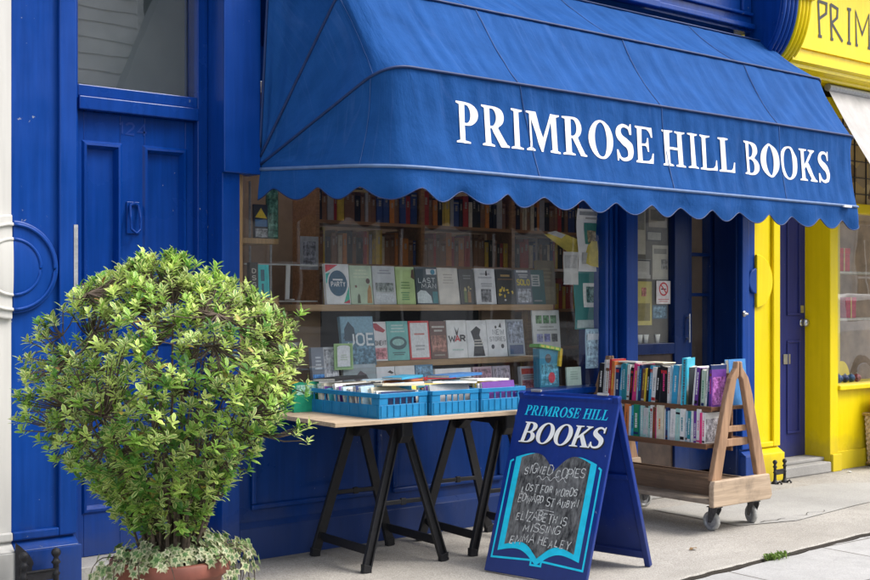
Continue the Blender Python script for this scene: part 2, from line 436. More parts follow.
SER = {
 'I': (38, [[(2, 0), (36, 0), (36, 4), (25.5, 7), (25.5, 93), (36, 96), (36, 100), (2, 100), (2, 96), (10, 93), (10, 7), (2, 4)]]),
 'H': (80, [[(2, 0), (36, 0), (36, 4), (25.5, 7), (25.5, 47), (54, 47), (54, 7), (44, 4), (44, 0), (78, 0), (78, 4), (70, 7), (70, 93), (78, 96), (78, 100), (44, 100), (44, 96), (54, 93), (54, 54), (25.5, 54), (25.5, 93), (36, 96), (36, 100), (2, 100), (2, 96), (10, 93), (10, 7), (2, 4)]]),
 'L': (63, [[(2, 0), (58, 0), (62, 31), (58, 31), (53, 15), (46, 7), (38, 6), (25.5, 6), (25.5, 93), (38, 96), (38, 100), (2, 100), (2, 96), (10, 93), (10, 7), (2, 4)]]),
 'E': (66, [[(2, 0), (60, 0), (64, 29), (60, 29), (54, 14), (46, 7), (38, 6), (25.5, 6), (25.5, 48), (36, 48), (42, 44), (45, 33), (49, 33), (49, 71), (45, 71), (42, 59), (36, 54), (25.5, 54), (25.5, 94), (42, 94), (50, 90), (54, 83), (57, 73), (61, 73), (59, 100), (2, 100), (2, 96), (10, 93), (10, 7), (2, 4)]]),
 'P': (64, [[(2, 0), (38, 0), (38, 4), (25.5, 7), (25.5, 44)] + arc(34, 72, 28, 28, -90, 90) + [(2, 100), (2, 96), (10, 93), (10, 7), (2, 4)], [(25.5, 50)] + arc(31, 72, 12, 22, -90, 90) + [(25.5, 94)]]),
 'R': (74, [[(2, 0), (36, 0), (36, 4), (25.5, 7), (25.5, 45), (31, 45), (53, 0), (74, 0), (74, 4), (68, 7), (47, 47)] + arc(34, 73, 28, 27, -58, 90) + [(2, 100), (2, 96), (10, 93), (10, 7), (2, 4)], [(25.5, 51)] + arc(31, 72.5, 12, 21.5, -90, 90) + [(25.5, 94)]]),
 'B': (68, [[(2, 0)] + arc(36, 27, 30, 27, -90, 62) + [(48, 52)] + arc(33, 76, 29, 24, -45, 90) + [(2, 100), (2, 96), (10, 93), (10, 7), (2, 4)], [(25.5, 6)] + arc(33, 27, 14, 21, -90, 90) + [(25.5, 48)], [(25.5, 54)] + arc(31, 74, 12, 20, -90, 90) + [(25.5, 94)]]),
 'O': (80, [arc(40, 50, 38, 52, 0, 360, 36)[:-1], arc(40, 50, 19, 46, 0, 360, 36)[:-1]]),
 'M': (104, [[(2, 0), (26, 0), (26, 4), (18, 9), (18, 80), (44, 0), (50, 0), (76, 82), (76, 7), (68, 4), (68, 0), (102, 0), (102, 4), (94, 7), (94, 93), (102, 96), (102, 100), (75, 100), (53, 36), (31, 100), (3, 100), (3, 96), (12, 93), (12, 9), (2, 4)]]),
 'K': (80, [[(2, 0), (37, 0), (37, 4), (25.5, 7), (25.5, 38), (34, 46), (54, 7), (48, 4), (48, 0), (82, 0), (82, 4), (75, 8), (45, 60), (64, 88), (74, 96), (74, 100), (46, 100), (46, 96), (53, 95), (55, 90), (25.5, 50), (25.5, 93), (37, 96), (37, 100), (2, 100), (2, 96), (10, 93), (10, 7), (2, 4)]]),
 'S': (60, [spine_stroke([(48, 76, 5), (44, 89, 7), (30, 96, 9), (16, 89, 12), (12, 76, 17), (18, 64, 20), (32, 53, 21), (45, 41, 20), (49, 26, 17), (44, 10, 12), (29, 3.5, 9), (15, 9, 7), (8, 26, 5)])],
       [[(46, 72), (52, 72), (51, 101), (47.5, 101), (44, 90)], [(10, 29), (5, 29), (4, -1), (8, -1), (12, 10)]]),
}
def serif_polys(text, spacing=4):
    """list of (polys) and total width, capital height 100"""
    x = 0; out = []
    for ch in text:
        if ch == ' ': x += 34; continue
        w, polys = SER[ch][:2]
        out.append(([[(px+x, py) for px, py in p] for p in polys], 0))
        for p in (SER[ch][2] if len(SER[ch]) > 2 else []): out.append(([[(px+x, py) for px, py in p]], .0005))
        x += w+spacing
    return out, x-spacing
def flat_glyph(polys):
    """2-D filled mesh (verts, faces) of one glyph with its holes"""
    cu = bpy.data.curves.new('glyph', 'CURVE'); cu.dimensions = '2D'; cu.fill_mode = 'BOTH'
    for p in polys:
        sp = cu.splines.new('POLY'); sp.points.add(len(p)-1); sp.use_cyclic_u = True
        for q, c in zip(sp.points, p): q.co = (c[0], c[1], 0, 1)
    o = bpy.data.objects.new('glyph', cu)
    me = o.to_mesh()
    vs = [tuple(v.co) for v in me.vertices]; fs = [tuple(p.vertices) for p in me.polygons]
    o.to_mesh_clear(); bpy.data.objects.remove(o); bpy.data.curves.remove(cu)
    return vs, fs
def serif_text(mb, text, fn, x0, x1, base, height, slant=0, step=0, spacing=4):
    """fn(a, b) -> 3-D point"""
    gl, W = serif_polys(text, spacing)
    sx = (x1-x0)/W; sy = height/100
    for polys, lift in gl:
        vs, fs = flat_glyph(polys)
        vs = [(x0+(v[0]+slant*v[1])*sx, base+v[1]*sy) for v in vs]
        if step:
            bm = bmesh.new(); bv = [bm.verts.new((a, b, 0)) for a, b in vs]
            for f in fs:
                try: bm.faces.new([bv[i] for i in f])
                except ValueError: pass
            xs = [v[0] for v in vs]; k = math.floor(min(xs)/step)+1
            while k*step < max(xs):
                bmesh.ops.bisect_plane(bm, geom=bm.verts[:]+bm.edges[:]+bm.faces[:], plane_co=(k*step, 0, 0), plane_no=(1, 0, 0)); k += 1
            bm.verts.index_update()
            vs = [(v.co.x, v.co.y) for v in bm.verts]; fs = [tuple(v.index for v in f.verts) for f in bm.faces]
            bm.free()
        mb.add([fn(a, b, lift) for a, b in vs], fs)
STK = {
 'A': [[(0, 0), (.3, 1), (.6, 0)], [(.12, .36), (.48, .36)]], 'B': [[(0, .53), (.35, .53), (.52, .4), (.52, .14), (.36, 0), (0, 0), (0, 1), (.32, 1), (.46, .88), (.46, .66), (.35, .55)]],
 'C': [[(.55, .84), (.4, 1), (.15, 1), (0, .8), (0, .2), (.15, 0), (.4, 0), (.55, .16)]], 'D': [[(0, 0), (0, 1), (.3, 1), (.55, .75), (.55, .25), (.3, 0), (0, 0)]],
 'E': [[(.5, 1), (0, 1), (0, 0), (.5, 0)], [(0, .5), (.4, .5)]], 'F': [[(.5, 1), (0, 1), (0, 0)], [(0, .5), (.4, .5)]],
 'G': [[(.55, .84), (.4, 1), (.15, 1), (0, .8), (0, .2), (.15, 0), (.4, 0), (.55, .2), (.55, .45), (.3, .45)]], 'H': [[(0, 0), (0, 1)], [(.5, 0), (.5, 1)], [(0, .5), (.5, .5)]],
 'I': [[(.05, 0), (.05, 1)]], 'J': [[(.45, 1), (.45, .2), (.3, 0), (.1, 0), (0, .2)]], 'K': [[(0, 0), (0, 1)], [(.5, 1), (.05, .5), (.5, 0)]], 'L': [[(0, 1), (0, 0), (.48, 0)]],
 'M': [[(0, 0), (.05, 1), (.35, .3), (.65, 1), (.7, 0)]], 'N': [[(0, 0), (0, 1), (.5, 0), (.5, 1)]], 'O': [[(.15, 0), (0, .2), (0, .8), (.15, 1), (.4, 1), (.55, .8), (.55, .2), (.4, 0), (.15, 0)]],
 'P': [[(0, 0), (0, 1), (.35, 1), (.5, .86), (.5, .64), (.35, .5), (0, .5)]], 'R': [[(0, 0), (0, 1), (.35, 1), (.5, .86), (.5, .64), (.35, .5), (0, .5)], [(.25, .5), (.52, 0)]],
 'S': [[(.5, .85), (.38, 1), (.12, 1), (0, .85), (0, .65), (.12, .53), (.4, .47), (.52, .33), (.52, .15), (.4, 0), (.12, 0), (0, .15)]], 'T': [[(0, 1), (.6, 1)], [(.3, 1), (.3, 0)]],
 'U': [[(0, 1), (0, .2), (.15, 0), (.38, 0), (.52, .2), (.52, 1)]], 'V': [[(0, 1), (.28, 0), (.56, 1)]], 'W': [[(0, 1), (.18, 0), (.38, .75), (.58, 0), (.76, 1)]], 'X': [[(0, 0), (.5, 1)], [(0, 1), (.5, 0)]],
 'Y': [[(0, 1), (.27, .5), (.54, 1)], [(.27, .5), (.27, 0)]], 'Z': [[(0, 1), (.5, 1), (0, 0), (.5, 0)]],
 '1': [[(.05, .8), (.22, 1), (.22, 0)]], '2': [[(0, .8), (.15, 1), (.38, 1), (.5, .8), (.42, .55), (0, 0), (.52, 0)]], '4': [[(.4, 0), (.4, 1), (0, .3), (.55, .3)]], '&': [[(.5, 0), (.1, .75), (.2, 1), (.35, .8), (0, .3), (.15, 0), (.5, .4)]],
}
def stroke_text(mb, text, fn, x0, x1, base, h, weight, jit=0, slant=0):
    """fn(a, b, lift) -> 3-D"""
    ws = []
    for ch in text:
        if ch == ' ': ws.append(.45); continue
        ws.append(max(p[0] for s in STK[ch] for p in s)+.24)
    W = sum(ws)-.24; sx = (x1-x0)/W; x = 0; n = 0
    for ch, w in zip(text, ws):
        if ch != ' ':
            jy = random.uniform(-jit, jit)*h; js = 1+random.uniform(-jit, jit)
            for s in STK[ch]:
                n += 1
                lift = .0001*(n % 4)
                mb.ribbon([(x0+(x+p[0]*js+slant*p[1])*sx+random.uniform(-jit, jit)*.07*h, base+jy+p[1]*h*js+random.uniform(-jit, jit)*.12*h) for p in s], weight, lambda a, b, l=lift: fn(a, b, l))
        x += w

# ------------------------------------------------------------------ ground
mb = MB(); mb.add([(-150, -150, -.07), (150, -150, -.07), (150, 150, -.07), (-150, 150, -.07)], [(0, 1, 2, 3)])
struct('ground', mb, M['groundm'])
def edge_y(x):
    return -1.622 + (x-5.6)*.045 + .014*noise.noise(Vector((x*7, 0, 3))) + .008*noise.noise(Vector((x*23, 4, 3)))
xs = [-6+.05*i for i in range(441)]
mb = MB(); n = len(xs)
ys_t = [0, .02, .05, .2, .5, 1]
vs = []
for x in xs:
    e = edge_y(x)
    vs += [(x, e-.004, -.05), (x, e, -.008), (x, e+.012, 0), (x, e+.3, .002), (x, -.8, .002), (x, .45, .002)]
mb.add(vs, [(i*6+k, (i+1)*6+k, (i+1)*6+k+1, i*6+k+1) for i in range(n-1) for k in range(5)])
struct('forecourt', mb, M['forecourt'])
mb = MB(); vs = []
for x in xs:
    gap = .026+.018*noise.noise(Vector((x*5, 9, 1)))+.03*max(0, noise.noise(Vector((x*1.7, 2, 8)))-.15)
    e = edge_y(x)-max(.008, gap)
    vs += [(x, e, -.06), (x, e-.003, -.016), (x, -2.4, -.014), (x, -3.5, -.016)]
mb.add(vs, [(i*4+k, (i+1)*4+k, (i+1)*4+k+1, i*4+k+1) for i in range(n-1) for k in range(3)])
struct('pavement', mb, M['pavement'])
mb = MB()
for i in range(24): mb.box(-6+.92*i, -6+.92*i+.912, -3.66, -3.503, -.15, -.012)
struct('kerb', mb, M['stone'], bevel=.012)
mb = MB(); mb.add([(-60, -11.5, -.06), (60, -11.5, -.06), (60, -3.6, -.06), (-60, -3.6, -.06)], [(0, 1, 2, 3)])
struct('road', mb, M['asphalt'])
mb = MB(); mb.box(-60, 60, -14.9, -11.5, -.2, .06)
struct('far_pavement', mb, M['pavement'])
mb = MB(); vs = []
for x in xs:
    e = edge_y(x)-.0055-.004*noise.noise(Vector((x*31, 1, 5)))
    vs += [(x, e, -.065), (x, e-.002, -.020-.012*abs(noise.noise(Vector((x*13, 7, 2))))), (x, e+.004, -.006+.004*noise.noise(Vector((x*17, 3, 2))))]
mb.add(vs, [(i*3+k, (i+1)*3+k, (i+1)*3+k+1, i*3+k+1) for i in range(n-1) for k in range(2)])
struct('pavement_joint', mb, M['groundm'])
# newer patch of smooth concrete and an old drain cover line in front of the doors
mb = MB()
poly = [(6.05, -.30), (7.9, -.34), (8.35, -.62), (8.10, -.98), (7.2, -1.04), (6.45, -1.12), (6.02, -1.00)]
mb.add([(x, y, .0065) for x, y in poly], [tuple(range(len(poly)))])
struct('concrete_patch', mb, M['patchm'])
mb = MB()
pts = [(6.2+.03*i, -1.03-.045*noise.noise(Vector((i*.31, 1, 2)))-.012*noise.noise(Vector((i*1.7, 5, 2)))) for i in range(24)]
mb.ribbon(pts[:9], .006, lambda a, b: (a, b, .0105)); mb.ribbon(pts[12:], .004, lambda a, b: (a, b, .0105))
struct('patch_joint', mb, M['groundm'])
mb = MB()
random.seed(3)
for k in range(90):
    x = 5.47+random.gauss(0, .045); y = edge_y(x)-.02+random.gauss(0, .016); a = random.random()*6.28; L = random.uniform(.014, .030)
    mb.add([(x, y, -.02), (x+L*math.cos(a)*.5+L*.25*math.sin(a), y+L*math.sin(a)*.5-L*.25*math.cos(a), random.uniform(.006, .018)), (x+L*math.cos(a), y+L*math.sin(a), random.uniform(.002, .02)), (x+L*math.cos(a)*.5-L*.25*math.sin(a), y+L*math.sin(a)*.5+L*.25*math.cos(a), random.uniform(.006, .018))], [(0, 1, 2, 3)])
lr = []
random.seed(77)
for j, (x, y, c, nm) in enumerate(((8.62, -.13, (.6, .6, .58), 'white scrap of paper litter below the yellow post'), (8.80, -.22, (.62, .6, .55), 'crumpled pale litter on the ground before the yellow wall'), (5.25, -1.28, (.20, .12, .05), 'small brown dry leaf lying near the pavement edge'), (2.9, -.55, (.22, .14, .06), 'small brown dry leaf lying between the pot and the wall'))):
    q = MB(); k = 9
    q.v = [(x, y, .016)]+[(x+.028*math.cos(6.283*i/k)*random.uniform(.5, 1.2), y+.020*math.sin(6.283*i/k)*random.uniform(.5, 1.2), .006+random.uniform(.0, .012)) for i in range(k)]
    q.f = [(0, 1+i, 1+(i+1) % k) for i in range(k)]
    lr.append((q, c, nm))
for q, c, nm in lr: tag(build('dry_leaf' if 'leaf' in nm else 'paper_scrap', q, plain(c, .8)), nm, 'leaf' if 'leaf' in nm else 'litter')
w = build('weed', mb, M['leaf']); setcol(w, [random.choice([(.10, .2, .03), (.2, .32, .06), (.14, .22, .04)]) for _ in mb.f])
tag(w, 'small green weed growing in the crack along the pavement edge', 'weed')

# ------------------------------------------------------------------ bookshop front
shop = thing('bookshop', 'royal blue painted Victorian bookshop front with big display window and side door', 'shop', (4.8, 0, 0))
BL = M['blue']
def pilaster_half(root, x0, x1, cx, sgn, mat, boss=True, ring=True):
    """half of a shared pilaster; cx is the paint boundary and roundel centre, sgn +1 when the half lies at x > cx"""
    lo, hi = min(x0, x1), max(x0, x1)
    mb = MB(); mb.box(lo, hi, .022, .30, 0, 3.25)
    build('pilaster', mb, mat, root)
    mb = MB()
    e0 = hi-.085 if sgn > 0 else lo
    mb.box(e0, e0+.085, -.004, .0215, .26, 3.2)
    w0, w1 = (cx, e0) if sgn > 0 else (e0+.085, cx)
    mb.box(w0, w1, -.004, .0215, .26, .30); mb.box(w0, w1, -.004, .0215, 3.05, 3.2)
    build('pilaster_frame', mb, mat, root, bevel=.007)
    zc = 1.515
    mb = MB()
    a0, a1 = (-90, 90) if sgn > 0 else (90, 270)
    rr = min(.255, abs(hi-lo)-.087)
    mb.prism(ring_poly(cx, zc, rr, a0, a1, 24), .0, .021, 'y')
    build('roundel_ground', mb, mat, root, bevel=.008)
    mb = MB()
    if ring: mb.tube([(x, -.004, z) for x, z in ring_poly(cx, zc, min(.195, rr-.02), a0, a1, 28)], .008, 10)
    if ring: build('roundel_ring', mb, mat, root, smooth=True)
    mb = MB()
    prof = [(.13*math.cos(t), .009*math.sin(t)) for t in [R(90*i/8) for i in range(9)]]
    vs = []; m = 17
    for r, h in prof:
        for k in range(m):
            t = R(a0+(a1-a0)*k/(m-1)); vs.append((cx+r*math.cos(t), -.001-h, zc+r*math.sin(t)))
    mb.add(vs, [(i*m+k, i*m+k+1, (i+1)*m+k+1, (i+1)*m+k) for i in range(8) for k in range(m-1)])
    if boss:
        rb = MB(); rb.tube([(x, -.003, z) for x, z in ring_poly(cx, zc, .128, a0, a1, 24)], .008, 10); build('boss_ring', rb, mat, root, smooth=True)
    if boss: build('roundel_boss', mb, mat, root, smooth=True)
    mb = MB(); mb.box(lo, hi+(.012 if sgn > 0 else 0), -.035, .021, 0, .215)
    mb.prism([(-.035, .2155), (.0215, .2155), (.0215, .255)], lo, hi, 'x')
    build('pilaster_plinth', mb, mat, root, bevel=.006)
pilaster_half(shop, 1.988, 2.29, 1.988, 1, BL)
pilaster_half(shop, 7.402, 7.585, 7.585, -1, BL, False, False)
mb = MB(); mb.box(2.274, 2.2935, -.0075, -.0045, 1.40, 1.72)
build('push_plate', mb, M['galv'], shop)
# recessed side door under a glazed transom
mb = MB()
mb.box(2.29, 2.36, .15, .3, 0, 3.25); mb.box(3.005, 3.065, .15, .3, 0, 3.25)
mb.box(2.36, 3.005, .135, .3, 2.295, 2.36); mb.box(2.36, 3.005, .15, .3, 2.36, 2.418); mb.box(2.36, 3.005, .15, .3, 3.18, 3.25)
build('door_frame', mb, M['door_blue'], shop, bevel=.005)
mb = pane_quad(2.36, 3.005, .187, 2.418, 3.18)
pane = build('transom_pane', mb, M['glass_hi'], shop)
mb = MB(); mb.box(2.36, 3.005, .26, .27, 2.418, 3.18)
build('transom_blind', mb, plain((.13, .145, .15), .8, .08, 3), shop)
door = None
mb = MB()
DY = .192
sx = [(2.36, 2.405), (2.595, 2.727), (2.955, 3.005)]
for a, b in sx: mb.box(a, b, DY, DY+.05, .10, 2.295)
for a, b in ((2.405, 2.595), (2.727, 2.955)):
    for z0, z1 in ((.10, .32), (.98, 1.14), (2.14, 2.295)): mb.box(a, b, DY, DY+.05, z0, z1)
door = build('entrance_door', mb, M['door_blue'], shop, bevel=.003)
for a, b in ((2.405, 2.595), (2.727, 2.955)):
    for z0, z1 in ((.32, .98), (1.14, 2.14)):
        mb = MB(); mb.box(a, b, DY+.022, DY+.042, z0, z1)
        m_ = .028
        q = [(a, z0), (b, z0), (b, z1), (a, z1)]; qi = [(a+m_, z0+m_), (b-m_, z0+m_), (b-m_, z1-m_), (a+m_, z1-m_)]
        mb.add([(x, DY-.010, z) for x, z in q]+[(x, DY+.0215, z) for x, z in qi]+[(x+.012*(1 if x < (a+b)/2 else -1), DY-.012, z+.012*(1 if z < (z0+z1)/2 else -1)) for x, z in q]+[(x-.012*(1 if x < (a+b)/2 else -1), DY+.001, z-.012*(1 if z < (z0+z1)/2 else -1)) for x, z in q],
               [(i, (i+1) % 4, 8+(i+1) % 4, 8+i) for i in range(4)]+[(8+i, 8+(i+1) % 4, 4+(i+1) % 4, 4+i) for i in range(4)]+[(i, (i+1) % 4, 12+(i+1) % 4, 12+i) for i in range(4)])
        build('door_panel', mb, M['door_blue'], door)
mb = MB()
kx = 2.663
mb.box(kx-.035, kx+.035, DY-.010, DY-.0005, 1.70, 1.86)
mb.tube([(kx-.022, DY-.02, 1.84), (kx-.026, DY-.035, 1.78), (kx-.024, DY-.04, 1.72), (kx, DY-.045, 1.70), (kx+.024, DY-.04, 1.72), (kx+.026, DY-.035, 1.78), (kx+.022, DY-.02, 1.84), (kx, DY-.022, 1.852), (kx-.022, DY-.02, 1.84)], .008, 8, False)
build('door_knocker', mb, M['door_blue'], door, bevel=.003)
mb = MB(); stroke_text(mb, '124', lambda a, b, l: (a, DY-.0025-l, b), kx-.075, kx+.075, 2.20, .055, .011)
build('door_number', mb, plain((.006, .045, .27), .35), door)
mb = MB(); mb.box(2.29, 3.065, -.02, .25, .003, .0985)
build('door_sill', mb, M['stone'], shop, bevel=.006)
# post between the door and the window, with the wider awning box above
mb = MB(); mb.box(3.0655, 3.17, 0, .3, 0, 3.25)
build('post', mb, BL, shop, bevel=.005)
mb = MB(); mb.box(3.06, 3.278, -.03, -.001, 2.02, 3.26); mb.box(3.1705, 3.278, 0, .1, 2.02, 3.26)
build('awning_box', mb, BL, shop, bevel=.006)
# window
mb = MB()
mb.box(3.1705, 3.205, .03, .12, .805, 2.70); mb.box(3.205, 5.95, .03, .12, 2.62, 2.70)
build('window_jamb', mb, M['jamb'], shop, bevel=.004)
mb = MB(); mb.box(3.2785, 5.985, .0, .0195, 2.52, 2.7)
build('window_head', mb, BL, shop)
mb = MB()
mb.box(5.952, 5.985, .02, .13, .805, 2.7); mb.box(5.986, 6.118, .06, .30, 0, 2.7)
mb.box(6.02, 6.05, .045, .0595, .3, 2.7); mb.box(6.075, 6.10, .04, .0595, .3, 2.7)
mb.box(6.1185, 6.232, -.02, .33, 0, 2.7)
build('window_mullion', mb, BL, shop, bevel=.005)
mb = pane_quad(3.205, 5.952, .052, .8045, 2.62)
build('window_pane', mb, M['glass'], shop)
mb = MB(); mb.box(3.1702, 6.118, -.05, .14, .765, .8045)
build('window_sill', mb, BL, shop, bevel=.008)
mb = MB()
mb.box(3.1705, 5.9855, .035, .25, 0, .764); mb.box(3.1705, 5.9855, .0, .0345, 0, .17)
mb.prism([(0, .1705), (.0345, .1705), (.0345, .20)], 3.1705, 5.9855, 'x')
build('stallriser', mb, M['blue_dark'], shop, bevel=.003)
for x0, x1 in ((3.25, 4.10), (4.18, 5.03), (5.11, 5.92)):
    mb = MB()
    z0, z1 = .26, .70
    mb.box(x0, x1, .012, .0345, z0, z0+.03); mb.box(x0, x1, .012, .0345, z1-.03, z1)
    mb.box(x0, x0+.03, .012, .0345, z0+.0302, z1-.0302); mb.box(x1-.03, x1, .012, .0345, z0+.0302, z1-.0302)
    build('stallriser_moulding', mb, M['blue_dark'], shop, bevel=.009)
# lobby with the glazed door and side light
LY = .235
mb = MB()
mb.box(6.2325, 6.36, LY, LY+.1, .1, 2.7); mb.box(6.36, 6.92, LY, LY+.1, 2.45, 2.7); mb.box(6.92, 7.085, LY, LY+.1, .1, 2.7)
mb.box(6.36, 6.92, LY, LY+.1, .98, 1.06)
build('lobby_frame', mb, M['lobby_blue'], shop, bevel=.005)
mb = MB(); mb.box(6.36, 6.92, LY+.02, LY+.08, .1, .98)
build('kick_panel', mb, plain((.045, .028, .02), .6, .25, 12), shop)
mb = pane_quad(6.36, 6.92, LY+.035, 1.06, 2.45)
build('lobby_pane', mb, M['glass_dark'], shop)
mb = MB(); mb.box(6.3605, 6.9195, LY+.06, LY+.075, 1.0605, 2.449)
build('notice_backing', mb, plain((.16, .14, .115), .9, .2, 6), shop)
mb = MB()
mb.box(7.0855, 7.13, LY+.01, LY+.09, .1, 2.7); mb.box(7.345, 7.40, LY+.01, LY+.09, .1, 2.7)
for z0, z1 in ((.1, .72), (1.40, 1.425), (1.70, 1.725), (2.4, 2.7)): mb.box(7.13, 7.345, LY+.012, LY+.088, z0, z1)
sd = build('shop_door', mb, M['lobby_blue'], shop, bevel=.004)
mb = pane_quad(7.13, 7.345, LY+.04, .72, 2.40)
build('door_pane', mb, M['glass_dark'], sd)
mb = MB(); mb.box(7.05, 7.065, LY-.03, LY-.022, 1.06, 1.27); mb.box(7.05, 7.065, LY-.022, LY, 1.08, 1.095); mb.box(7.05, 7.065, LY-.022, LY, 1.235, 1.25)
build('door_handle', mb, M['steel'], sd, bevel=.003)
mb = MB(); mb.box(7.372, 7.4015, .03, LY-.002, 0, 2.7); 
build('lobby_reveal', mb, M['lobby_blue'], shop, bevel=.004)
mb = MB(); mb.tube([(7.40, -.012, 1.27), (7.40, -.05, 1.27), (7.385, -.062, 1.27), (7.33, -.064, 1.265)], .009, 8); mb.lathe([(0, 0), (.022, 0), (.022, .006), (0, .006)], (7.42, -.004, 1.27), 16, 'y')
build('lever_handle', mb, M['steel'], shop, smooth=True)
mb = MB(); mb.box(6.2325, 7.3715, -.02, LY-.001, .003, .075)
build('lobby_step', mb, M['stone'], shop, bevel=.006)
# header, fascia board and cornice above
mb = MB()
mb.box(2.2905, 3.0645, .10, .3, 3.2505, 3.34); mb.box(3.17, 7.40, .07, .35, 2.7005, 3.34)
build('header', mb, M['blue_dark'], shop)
mb = MB(); mb.box(1.99, 7.43, -.06, .3, 3.3405, 4.05)
build('fascia_board', mb, BL, shop)
mb = MB()
mb.box(1.99, 7.43, -.10, -.0605, 3.36, 3.40); mb.box(1.99, 7.43, -.085, -.0605, 3.93, 4.0)
mb.box(1.99, 7.43, -.085, -.0605, 3.46, 3.485); mb.box(7.30, 7.325, -.085, -.0605, 3.4855, 3.93)
mb.box(1.99, 6.3, -.16, -.1005, 3.335, 3.385)
build('fascia_moulding', mb, BL, shop, bevel=.008)
mb = MB(); mb.prism([(-.0605, 4.0505), (.3, 4.0505), (.3, 4.3), (-.42, 4.3), (-.42, 4.24), (-.33, 4.2), (-.2, 4.12)], 1.7, 7.585, 'x')
build('cornice', mb, BL, shop)
mb = MB(); mb.box(1.99, 7.585, .02, .3, 4.3005, 7.5)
build('upper_wall', mb, M['brick'], shop)
# scrolled console that closes the fascia, painted half blue half yellow
def console(root, x0, x1, mat, ribs):
    prof = []
    for i in range(25):
        t = i/24
        z = 3.14+.95*t
        y = -.05-.23*math.sqrt(max(0, 1-(1-min(1, t*2.3))**2))-.07*t
        prof.append((y, z))
    mb = MB(); mb.prism([(.02, 3.14)]+prof+[(.02, 4.09)], x0, x1, 'x')
    build('console', mb, mat, root, bevel=.008)
    mb = MB()
    for f in ribs:
        mb.tube([(x0+(x1-x0)*f, y-.006, z) for y, z in prof], .019, 8)
    build('console_reeding', mb, mat, root, smooth=True)
    mb = MB(); mb.box(x0-.012, x1+.012, -.36, -.2, 3.58, 3.66)
    build('console_cap', mb, mat, root, bevel=.015)
    mb = MB(); mb.box(x0-.012, x1+.012, -.155, .01, 3.10, 3.139)
    build('console_foot', mb, mat, root, bevel=.015)
console(shop, 7.455, 7.64, BL, (.12, .37, .62, .87))
# interior shell
mb = MB(); mb.box(2.6, 8.0, .3505, 4.0, .02, .09)
build('shop_floor', mb, plain((.13, .08, .05), .6, .2, 5), shop)
mb = MB(); mb.box(3.0, 8.0, 2.3, 2.4, .09, 2.9); mb.box(3.0, 3.17, .31, 2.2995, .09, 2.9); mb.box(7.9, 8.0, .31, 2.2995, .09, 2.9)
build('shop_wall', mb, M['brown'], shop)
mb = MB(); mb.box(3.0, 8.0, .351, 1.15, 2.9005, 2.98); mb.box(3.0, 8.0, 2.2, 2.4, 2.9005, 2.98); mb.box(3.0, 3.3, 1.1505, 2.1995, 2.9005, 2.98); mb.box(7.7, 8.0, 1.1505, 2.1995, 2.9005, 2.98)  # unseen ceiling opening, added to let skylight into the dark shop
build('shop_ceiling', mb, M['interior'], shop)
mb = MB(); mb.box(3.206, 5.95, .145, .75, .70, .78)
build('display_bed', mb, M['shelf'], shop, bevel=.003)

# ------------------------------------------------------------------ white neighbour
wh = thing('white_house', 'white painted stucco house front at the left edge, sharing the roundel pilaster', 'house', (1.7, 0, 0))
pilaster_half(wh, 1.66, 1.9875, 1.9875, -1, M['white'])
mb = MB(); mb.box(-3, 1.6595, .03, .3, 0, 7.5); build('wall', mb, M['white'], wh)
mb = MB(); mb.box(-3, 1.9875, -.09, .0295, 3.2505, 3.5); build('string_course', mb, M['white'], wh, bevel=.02)
mb = MB(); mb.box(1.66, 1.9875, .0, .3, 3.5005, 7.5); build('upper_wall', mb, M['white'], wh)

# ------------------------------------------------------------------ yellow shop
YE = M['yellow']
ys = thing('yellow_shop', 'bright yellow painted shop front with indigo side door, to the right', 'shop', (8.6, 0, 0))
pilaster_half(ys, 7.5855, 7.874, 7.5855, 1, YE, False, False)
mb = MB(); mb.box(7.8745, 8.545, .23, .28, .115, 3.0)
dr = build('side_door', mb, M['navy'], ys)
mb = MB()
for x0, x1, z0, z1 in ((8.29, 8.47, 1.25, 2.6), (8.29, 8.47, .3, 1.05), (7.95, 8.2, 1.25, 2.6), (7.95, 8.2, .3, 1.05)):
    mb.box(x0, x1, .218, .2295, z0, z0+.02); mb.box(x0, x1, .218, .2295, z1-.02, z1); mb.box(x0, x0+.02, .218, .2295, z0+.0203, z1-.0203); mb.box(x1-.02, x1, .218, .2295, z0+.0203, z1-.0203)
build('door_moulding', mb, M['navy'], dr, bevel=.005)
mb = MB(); mb.box(8.24, 8.33, .219, .2292, .86, .94); build('letter_plate', mb, M['steel'], dr, bevel=.002)
mb = MB(); mb.lathe([(0, .06), (.028, .052), (.034, .035), (.024, .015), (.014, .01), (.03, 0)], (8.50, .228, 1.19), 16, 'y')
build('door_knob', mb, M['steel'], dr, smooth=True)
mb = MB(); mb.box(8.475, 8.52, .222, .2292, 1.27, 1.33); build('door_lock', mb, M['steel'], dr, bevel=.002)
mb = MB(); mb.box(7.8745, 8.52, -.03, .2295, .003, .085); mb.box(7.8745, 8.5455, .05, .2295, .0853, .115)
build('door_step', mb, M['stone'], ys, bevel=.008)
mb = MB(); mb.box(8.546, 8.66, -.002, .45, 0, 3.0)
mb.box(8.545, 8.672, -.03, -.0025, 0, .14)
build('window_post', mb, YE, ys, bevel=.006)
mb = MB(); mb.box(7.875, 8.545, .02, .228, 2.9, 3.0); build('door_head', mb, YE, ys)
mb = MB(); mb.box(8.6605, 12.5, .03, .4, 0, .645); mb.box(8.6605, 12.5, .008, .0295, 0, .15)
build('stallriser', mb, YE, ys, bevel=.004)
mb = MB(); mb.box(8.6605, 12.5, -.02, .35, .6455, .685); build('window_sill', mb, YE, ys, bevel=.006)
mb = MB(); mb.box(8.6605, 12.5, .03, .12, 2.09, 2.17); mb.box(8.6605, 12.5, .03, .12, 2.86, 3.0)
